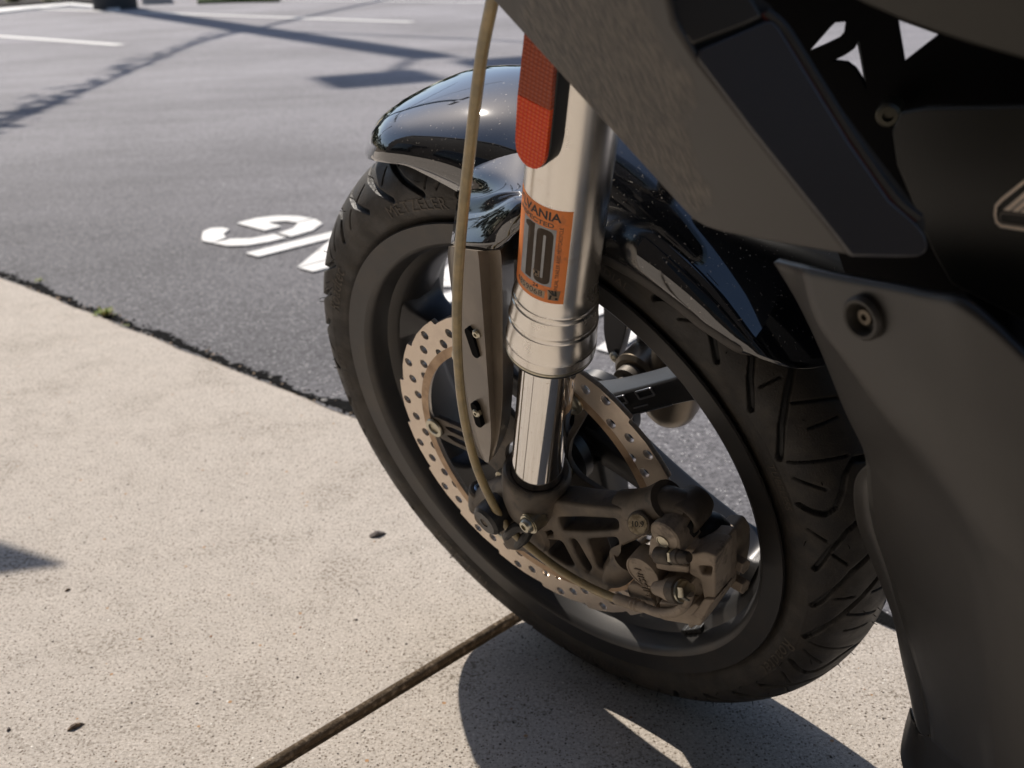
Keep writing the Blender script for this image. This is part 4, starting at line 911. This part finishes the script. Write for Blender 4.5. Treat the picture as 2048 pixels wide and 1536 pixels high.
# dark mass between the panels: frame plate with its openings, rear side panel with emblem
FR = .085
o_ = xz([(1480, -140), (1520, 60), (1585, 250), (1650, 420), (1690, 540), (1740, 640), (1900, 800), (2300, 1000), (2400, -140)], FR)
hl = [xz([(1620, 101), (1660, 55), (1672, 44), (1693, 42), (1690, 62), (1681, 73), (1650, 88)], FR),
      rounded(xz([(1668, 120), (1690, 110), (1708, 98), (1719, 78), (1722, 90), (1736, 178), (1724, 155), (1712, 136), (1695, 123)], FR), .0004, 2),
      xz([(1795, 37), (1878, 67), (1809, 121)], FR)]
bm = nbm(); plate(bm, [o_] + hl, FR, .0012, .0003); fr = finish('frame_bracket', bm, BLACKV, root)
bm = nbm(); tube(bm, [P(1720, 70, .060), P(1730, 120, .060), P(1742, 190, .060)], .0022, 10); finish('cable', bm, mat('blue_cable', (.05, .08, .12), .4), fr)
bm = nbm(); lathe(bm, [(-.01, .0058), (.002, .0058), (.0035, .0045), (.0036, .0026), (.001, .0024), (.001, 0)], P(1778, 228, .100), (-.3, 1, .1), 32); finish('frame_bolt', bm, mat('dull_screw2', (.10, .095, .075), .4, .8), fr)
pl3 = plane3(P(1790, 215, .118), P(2060, 210, .140), P(1930, 580, .150))
bm = nbm(); panel(bm, [(1800, 222), (1850, 212), (2300, 204), (2300, 800), (2040, 640), (1900, 570), (1860, 500), (1790, 330), (1780, 260)], pl3, .004)
RSM = mat('olive_black_panel', (.013, .012, .008), .42, spec=.35, coat=0, bump=(900, .00005, 2))
rsp = finish('rear_side_panel', bm, RSM, root, smooth=30, bevel=.004, seg=4)
pe = (pl3[0] + pl3[1] * .0006, pl3[1]); EM = mat('emblem_beige', (.95, .78, .60), .4); EMD = mat('emblem_dark', (.04, .033, .028), .4)
def eband(bm, L_, wd, pl, mi):
    q = [onpl(*a, pl) for a in L_]; 
    for a, b in zip(q[:-1], q[1:]):
        d = (b - a) / np.linalg.norm(b - a); n = np.cross(pl[1], d) * wd / 2
        V4 = [bm.verts.new(x) for x in (a - n - d * wd * .3, b - n + d * wd * .3, b + n + d * wd * .3, a + n - d * wd * .3)]; bm.faces.new(V4).material_index = mi
def epoly(bm, L_, pl, mi): bm.faces.new([bm.verts.new(onpl(*a, pl)) for a in L_]).material_index = mi
bm = nbm(); up = lambda k: (pl3[0] + pl3[1] * k, pl3[1])
eband(bm, [(2100, 325), (2048, 364), (2003, 400), (1992, 412), (1990, 430), (1993, 444), (2002, 452), (2048, 459), (2100, 467)], .0014, up(.0006), 0)
for k in range(6):
    x = 2006 + 17 * k; epoly(bm, [(x, 420 + k * 2.4), (x + 13, 422 + k * 2.4), (x + 13 + 62, 422 + k * 2.4 - 52), (x + 62, 420 + k * 2.4 - 52)] if k < 5 else [(x, 430), (x + 8, 431), (x + 40, 400), (x + 32, 400)], up(.0009), 0)
eband(bm, [(2100, 436), (2048, 430), (2004, 426), (2000, 430), (2000, 442), (2006, 446), (2048, 452), (2100, 458)], .0006, up(.0010), 1)
tag(finish('side_emblem', bm, [EM, mat('emblem_grey', (.17, .14, .11), .4)], rsp, smooth=0, recalc=False))
pl4 = plane3(P(1700, -5, .225), P(2060, 130, .235), P(2060, -60, .250))
bm = nbm(); panel(bm, [(1640, -140), (1690, -8), (1740, 16), (1800, 42), (1870, 68), (1950, 94), (2048, 122), (2300, 195), (2300, -140)], pl4, .004)
finish('tank_side_panel', bm, RSM, root, smooth=30, bevel=.004, seg=4)

# ------------------------------------------------------------------ surroundings
def shadow_src(u, v, h):
    """3D point at height h whose shadow falls at a ground pixel"""
    g = G(u, v, -.01); k = h / math.tan(R(SUN_EL)); return g + np.array([math.cos(R(SUN_AZ)) * k, math.sin(R(SUN_AZ)) * k, h])
GALV = mat('galvanised_steel', (.35, .36, .37), .45, .7, var=((.25, .26, .27), 20, .4, .7))
pb = G(232, 17); pt = np.array([pb[0], pb[1], 11.2])
base_ = bpy.data.objects.new('light_pole', None); COL.objects.link(base_); base_.location = pb
tag(base_, 'tall lamp post on a dark round concrete footing at the far edge of the lot', 'lamp post')
def part(nm, bm, m, par, **k):
    o = finish(nm, bm, m, None, base=False, **k); o.parent = par; o.matrix_parent_inverse = Matrix.Translation(par.location).inverted(); return o
bm = nbm(); lathe(bm, [(0, .28), (.75, .28), (.78, .25)], pb, (0, 0, 1), 32); part('concrete_footing', bm, mat('dark_concrete', (.06, .058, .055), .9, bump=(40, .01, 4)), base_)
bm = nbm(); lathe(bm, [(.70, .22), (10.6, .17), (10.8, .15)], pb, (0, 0, 1), 24); lathe(bm, [(.78, .18), (.82, .18)], pb, (0, 0, 1), 4); part('pole_shaft', bm, GALV, base_)
for (u, v) in ((758, 160), (1035, 127)):
    c = shadow_src(u, v, 10.7); d = c - (pb + np.array([0, 0, 10.7])); d[2] = 0; L = np.linalg.norm(d); d /= max(L, 1e-6); n = np.array([-d[1], d[0], 0])
    bm = nbm(); tube(bm, [pb + np.array([0, 0, 10.6]), c - d * .2 + np.array([0, 0, .0])], .035, 10, 1); arm = part('lamp_arm', bm, GALV, base_)
    bm = nbm(); rot = np.stack([np.array([.94, .34, 0]), np.array([-.34, .94, 0]), np.array([0, 0, 1.])], 1); box(bm, c, (.62, .60, .14), rot); part('lamp_head', bm, BLACKP, base_, bevel=.03)
def span(nm, pts, r, label, cat, leaves=0, group=None):
    bm = nbm(); tube(bm, pts, r, 8, 6); 
    P_ = crom(pts, 40)
    for k in range(leaves):
        q = P_[random.randrange(len(P_))] + np.array([random.gauss(0, .05), random.gauss(0, .05), -abs(random.gauss(0, .22))])
        s = random.uniform(.03, .10); a = np.array([random.gauss(0, 1) for _ in range(3)]); a /= np.linalg.norm(a); b = np.cross(a, [random.gauss(0, 1) for _ in range(3)]); b /= np.linalg.norm(b)
        bm.faces.new([bm.verts.new(q + x) for x in (a * s, b * s * .5, -a * s, -b * s * .5)]).material_index = 1
    return tag(finish(nm, bm, [BLACKP, mat(nm + '_leaf', (.05, .09, .03), .6)], base=False, smooth=40), label, cat, group)
pk = pb + np.array([0, 0, 6.6])
span('overhead_cable', [pk, shadow_src(600, 38, 6.7), shadow_src(760, 3, 7.0), shadow_src(900, -25, 7.4)], .045, 'overhead cable whose thin shadow runs up to the right across the lot', 'cable', 0, 'overhead cables')
span('overhead_cable', [pk, shadow_src(395, 88, 6.0), shadow_src(180, 180, 5.4), shadow_src(0, 256, 5.0), shadow_src(-400, 420, 4.6)], .022, 'overhead cable with hanging leaves whose ragged shadow crosses the left of the lot', 'cable', 420, 'overhead cables')
span('overhead_cable', [shadow_src(560, 64, 7), shadow_src(800, 74, 7), shadow_src(1100, 88, 7), shadow_src(1500, 110, 7)], .03, 'overhead cable whose faint shadow passes behind the fender', 'cable', 0, 'overhead cables')
# a small sign off to the left throws the dark corner on the slab
c = shadow_src(-215, 1118, 1.55); sg = bpy.data.objects.new('parking_sign', None); COL.objects.link(sg); sg.location = (c[0], c[1], 0); tag(sg, 'small sign on a post casting the soft shadow corner at the left edge', 'sign')
bm = nbm(); tube(bm, [np.array([c[0], c[1], -.01]), c + np.array([0, 0, .1])], .02, 12, 1); part('sign_post', bm, GALV, sg)
T0, T1, T2 = shadow_src(138, 1150, 1.62), shadow_src(-215, 1030, 1.80), shadow_src(-215, 1196, 1.45)
n = np.cross(T1 - T0, T2 - T0); n /= np.linalg.norm(n); bm = nbm(); A_ = [bm.verts.new(q + n * .002) for q in (T0, T1, T1 + (T1 - T0) * .1, T2 + (T2 - T0) * .1, T2)]; B_ = [bm.verts.new(v_.co - Vector(n) * .004) for v_ in A_]
bm.faces.new(A_); bm.faces.new(B_[::-1])
for i in range(5): bm.faces.new((A_[i], B_[i], B_[(i + 1) % 5], A_[(i + 1) % 5]))
part('sign_plate', bm, GALV, sg)

# planting bed, kerb and grass at the far edge
def gsheet(name, px, z, m, thick, label=None, cat=None, kind=None):
    bm = nbm(); A = [bm.verts.new(tuple(G(*q, 0.)[:2]) + (z,)) for q in px]; B = [bm.verts.new(v_.co - Vector((0, 0, thick))) for v_ in A]; k = len(A)
    bm.faces.new(A); bm.faces.new(B[::-1])
    for i in range(k): bm.faces.new((A[i], B[i], B[(i + 1) % k], A[(i + 1) % k]))
    o = finish(name, bm, m, base=False, smooth=0); return tag(o, label, cat, None, kind)
MULCH = mat('dark_mulch', (.018, .015, .013), .95, var=((.04, .03, .02), 20, .4, .7), bump=(25, .03, 4))
gsheet('planting_bed', [(-260, 38), (0, 19), (140, 8), (178, 10), (250, 14), (258, 2), (230, -18), (-260, -14)], .05, MULCH, .08, kind='structure')
gsheet('kerb', [(-260, 44), (0, 27), (60, 20), (140, 13), (240, 22), (240, 17), (140, 8), (0, 19), (-260, 38)], .02, WHITE, .04, kind='structure')
gsheet('kerb', [(285, 9), (345, 7), (345, 1), (285, 1)], .10, mat('pale_kerb', (.45, .44, .42), .8), .12, kind='structure')
gsheet('grass_verge', [(395, 8), (560, 2), (560, -30), (395, -30)], .04, mat('grass_soil', (.04, .07, .015), .9), .06, kind='structure')
bm = nbm(); g0 = G(400, 5); g1 = G(560, 1)
for k in range(2600):
    q = G(random.uniform(398, 556), random.uniform(-14, 5)); q[2] = .03; h = random.uniform(.04, .14); a = random.uniform(0, 6.28); d = np.array([math.cos(a), math.sin(a), 0])
    bm.faces.new([bm.verts.new(x) for x in (q - d * .012, q + d * .012, q + np.array([random.gauss(0, .03), random.gauss(0, .03), h]))])
tag(finish('grass', bm, mat('grass_green', (.16, .26, .035), .7), base=False, smooth=0), kind='stuff')
def weed(u, v, n, hgt, spread, label, grp=None):
    bm = nbm(); g = G(u, v, -.004)
    for k in range(n):
        a = random.uniform(0, 6.28); r = abs(random.gauss(0, spread)); q = g + np.array([math.cos(a) * r, math.sin(a) * r, 0]); h = random.uniform(.3, 1) * hgt
        l = random.uniform(.3, .7) * hgt; d = np.array([math.cos(a), math.sin(a), random.uniform(.2, 1.2)]); d /= np.linalg.norm(d); s = np.cross(d, [0, 0, 1]); s /= np.linalg.norm(s); m_ = q + np.array([0, 0, h * .5])
        vs = [bm.verts.new(x) for x in (m_, m_ + d * l * .4 + s * l * .28, m_ + d * l, m_ + d * l * .4 - s * l * .28)]; bm.faces.new(vs)
    o = finish('weed', bm, mat('weed_green', (.20, .26, .04), .6, var=((.42, .38, .14), 90, .45, .62)), base=False, smooth=0); return tag(o, label, 'plant', 'weeds in the edge of the asphalt')
weed(213, 634, 95, .021, .010, 'tuft of yellow green weed in the crack beside the slab')
weed(80, 566, 22, .014, .006, 'single tiny green weed nearest the left edge of the photo')
weed(252, 655, 12, .010, .008, 'little sprig just right of the larger weed tuft')
for (u, v, n) in ((30, 12, 60), (100, 9, 40)):
    o = weed(u, v, n, .22, .04, 'low green plant growing in the far planting bed, ' + ('nearer the left edge' if u < 50 else 'nearer the lamp post')); o['group'] = 'plants in the planting bed'

# crumbled asphalt along the slab edge, grit on the slab
def stone(bm, c, s, flatz=.6, mi=0, sub=1):
    r = bmesh.ops.create_icosphere(bm, subdivisions=sub, radius=1); 
    sx, sy, sz = s * random.uniform(.6, 1.3), s * random.uniform(.6, 1.3), s * flatz * random.uniform(.6, 1.2); a = random.uniform(0, 6.28)
    for v_ in r['verts']:
        k = 1 + .35 * (random.random() - .5); x, y, z = v_.co.x * sx * k, v_.co.y * sy * k, v_.co.z * sz * k
        v_.co = (c[0] + x * math.cos(a) - y * math.sin(a), c[1] + x * math.sin(a) + y * math.cos(a), c[2] + z)
    for f in {f for v_ in r['verts'] for f in v_.link_faces}: f.material_index = mi
EDM = [mat('tar_crumb', (.014, .013, .013), .85, spec=.1), mat('grey_grit', (.20, .19, .18), .85), mat('tan_grit', (.42, .30, .20), .85)]
bm = nbm()
for k in range(1300):
    u = random.uniform(.5, 3.0); s = abs(random.gauss(0, .0016)) + .0008; off = abs(random.gauss(0, .011)) * (1.2 + noise.noise(Vector((u * 8, 0, 0))))
    q = gu(u, -.9965 - off, -.004 + s * .25); stone(bm, q, s, .7, random.choices([0, 1, 2], [.72, .16, .12])[0])
tag(finish('asphalt_crumbs', bm, EDM, base=False, smooth=0), kind='stuff')
bm = nbm()
for i in range(260):
    pass
rows = []
for i in range(420):
    u = .4 + 2.7 * i / 419; w_ = .024 + .026 * (noise.noise(Vector((u * 9, 2, 0))) + .5 * noise.noise(Vector((u * 47, 5, 0))))
    rows.append([gu(u, -.990, -.008), gu(u, -.994 - w_ * .4, -.0020 + .0015 * noise.noise(Vector((u * 60, 1, 0)))), gu(u, -.995 - max(w_, .004) * (1 + .5 * noise.noise(Vector((u * 140, 7, 0)))), -.0036)])
grid(bm, rows, 1, 1, smooth_u=False, smooth_v=False); tag(finish('shaded_seam', bm, mat('seam_shade_black', (.007, .007, .007), .9, spec=.05, bump=(160, .004, 4)), base=False), kind='structure')  # near-black strip stands in for the shadowed crack beside the slab
bm = nbm()
GR = [mat('dark_grit', (.06, .05, .042), .85), mat('quartz_grit', (.75, .70, .62), .5), mat('rust_grit', (.30, .16, .09), .8)]
for k in range(2600):
    u = random.uniform(0, 2048); v = random.uniform(580, 1560); q = G(u, v)
    g_ = (q[:2] @ UX, q[:2] @ UY)
    if g_[1] < -.98 or .73 < g_[0] < .76: continue
    s = .0004 + random.random() ** 4 * .0012; stone(bm, (q[0], q[1], s * .2), s, .5, random.choices([0, 1, 2], [.62, .28, .10])[0], 1)
tag(finish('grit', bm, GR, base=False, smooth=0), kind='stuff')
# bark chip
def chip(u, v, L, Wd, ang, label, m_, cat='debris'):
    g = G(u, v); bm = nbm(); rows = []
    for i in range(9):
        t = i / 8; w_ = Wd * (.25 + math.sin(math.pi * min(1, t * .9 + .12)) ** .7) * (1 - .35 * t); h = .0035 * math.sin(math.pi * (t * .85 + .08)) * (L / .02)
        c = g + np.array([math.cos(ang), math.sin(ang), 0]) * (t - .5) * L; s = np.array([-math.sin(ang), math.cos(ang), 0])
        z = .0015 * math.sin(t * 3.4)
        rows.append([c + s * w_ * x + np.array([0, 0, .0004 + z + h * (1 - x * x) * (1 + .3 * random.uniform(-1, 1))]) for x in (-.5, -.25, 0, .25, .5)])
    A = grid(bm, rows, 2, 2); bmesh.ops.recalc_face_normals(bm, faces=bm.faces)
    ed = [e for e in bm.edges if e.is_boundary]; r_ = bmesh.ops.extrude_edge_only(bm, edges=ed); 
    for v_ in [x for x in r_['geom'] if isinstance(x, bmesh.types.BMVert)]: v_.co.z = .0001
    o = finish('bark_chip', bm, m_, base=False, smooth=50); return tag(o, label, cat)
BARK = mat('bark', (.075, .062, .055), .8, var=((.16, .13, .12), 300, .45, .7), bump=(500, .001, 4))
chip(756, 1071, .021, .0075, .35, 'small dark curled bark chip on the slab left of the tyre', BARK)
CHIPM = mat('brown_chip', (.20, .14, .09), .8, var=((.10, .07, .05), 200, .45, .6))
chip(136, 1181, .007, .0016, .6, 'thin brown splinter on the slab just below the shadow corner', CHIPM)
chip(152, 1455, .016, .0028, .62, 'flat brown sliver lying near the bottom left of the slab', CHIPM)
chip(18, 1460, .004, .0035, .2, 'dark round speck at the bottom left edge of the slab', BARK)

# the rest of the machine, mostly above and behind the picture: it shades the fender and fills its reflections
bm = nbm(); rows = []
for x, wy, z0, z1 in ((.06, .03, .60, .66), (.03, .10, .545, .78), (-.04, .15, .525, .86), (-.15, .17, .52, .92), (-.28, .17, .53, .95), (-.42, .15, .55, .93)):
    rows.append([(x, wy * math.cos(a), (z0 + z1) / 2 + (z1 - z0) / 2 * math.sin(a)) for a in np.linspace(0, 2 * math.pi, 25)])
grid(bm, rows, 1, 5, smooth_u=False); finish('nose_cowl', bm, GLOSS, root, smooth=50, solid=.003)
bm = nbm(); box(bm, (-.415, 0, .14), (.03, .26, .36)); finish('radiator', bm, BLACKV, root, bevel=.006)
bm = nbm(); box(bm, (-.515, -.20, .36), (.41, .20, .40)); finish('right_side_panel', bm, BLACKP, root, bevel=.03, seg=4)
bm = nbm(); box(bm, (-.66, 0, .0), (.40, .24, .40)); finish('engine', bm, BLACKV, root, bevel=.03)
bm = nbm()
for k in range(9000):
    a = random.uniform(0, 2 * math.pi); rr = random.gauss(52, 4); top = 7 + 4 * noise.noise(Vector((math.cos(a) * 6, math.sin(a) * 6, 0))) + 2 * noise.noise(Vector((math.cos(a) * 25, math.sin(a) * 25, 3)))
    c = np.array([math.cos(a) * rr, math.sin(a) * rr, random.uniform(0, 1) ** .8 * top]); s1 = random.uniform(.5, 1.3)
    u1 = np.array([random.gauss(0, 1) for _ in range(3)]); u1 /= np.linalg.norm(u1); v1 = np.cross(u1, [random.gauss(0, 1) for _ in range(3)]); v1 /= np.linalg.norm(v1)
    bm.faces.new([bm.verts.new(c + x * s1) for x in (u1, v1 * .7, -u1, -v1 * .7)])
tag(finish('distant_wood', bm, mat('wood_green', (.05, .065, .025), .8), base=False, smooth=0), kind='stuff')

# unseen brick shop front, added to block sky fill and darken reflections
sf = bpy.data.objects.new('unseen_shopfront', None); COL.objects.link(sf); q0 = gu(1.0, 3.4); sf.location = q0
tag(sf, 'unseen dark brick shop front with black windows, added to block sky light', 'building')
BRICK = mat('sky_blocker_brick', (.045, .036, .030), .85, var=((.06, .048, .04), 14, .4, .7), bump=(60, .01, 3)); WIN = mat('dark_window', (.01, .012, .014), .05, spec=.8); FRM = mat('window_frame_paint', (.05, .045, .04), .5)
def wbox(nm, u0, u1, v0, v1, z0, z1, m, par, bev=0):
    bm = nbm(); c = [gu(u, v, z) for z in (z0, z1) for u, v in ((u0, v0), (u1, v0), (u1, v1), (u0, v1))]; V8 = [bm.verts.new(x) for x in c]
    for f in ((0, 1, 2, 3), (4, 5, 6, 7), (0, 1, 5, 4), (1, 2, 6, 5), (2, 3, 7, 6), (3, 0, 4, 7)): bm.faces.new([V8[i] for i in f])
    o = finish(nm, bm, m, base=False, smooth=0, bevel=bev); o.parent = par
    if par is sf: o.matrix_parent_inverse = Matrix.Translation(sf.location).inverted()
    return o
wbox('wall', -9, 9, 3.3, 3.6, -.1, 7.2, BRICK, sf); wbox('parapet', -9.05, 9.05, 3.22, 3.62, 7.202, 7.45, mat('coping', (.12, .11, .10), .8), sf)
for u in (-7.2, -4.4, -1.6, 3.2, 6.0):
    fr_o = wbox('window', u - 1.05, u + 1.05, 3.24, 3.298, .75, 2.75, FRM, sf)
    pn = wbox('pane', u - .98, u + .98, 3.225, 3.238, .82, 2.68, WIN, fr_o)
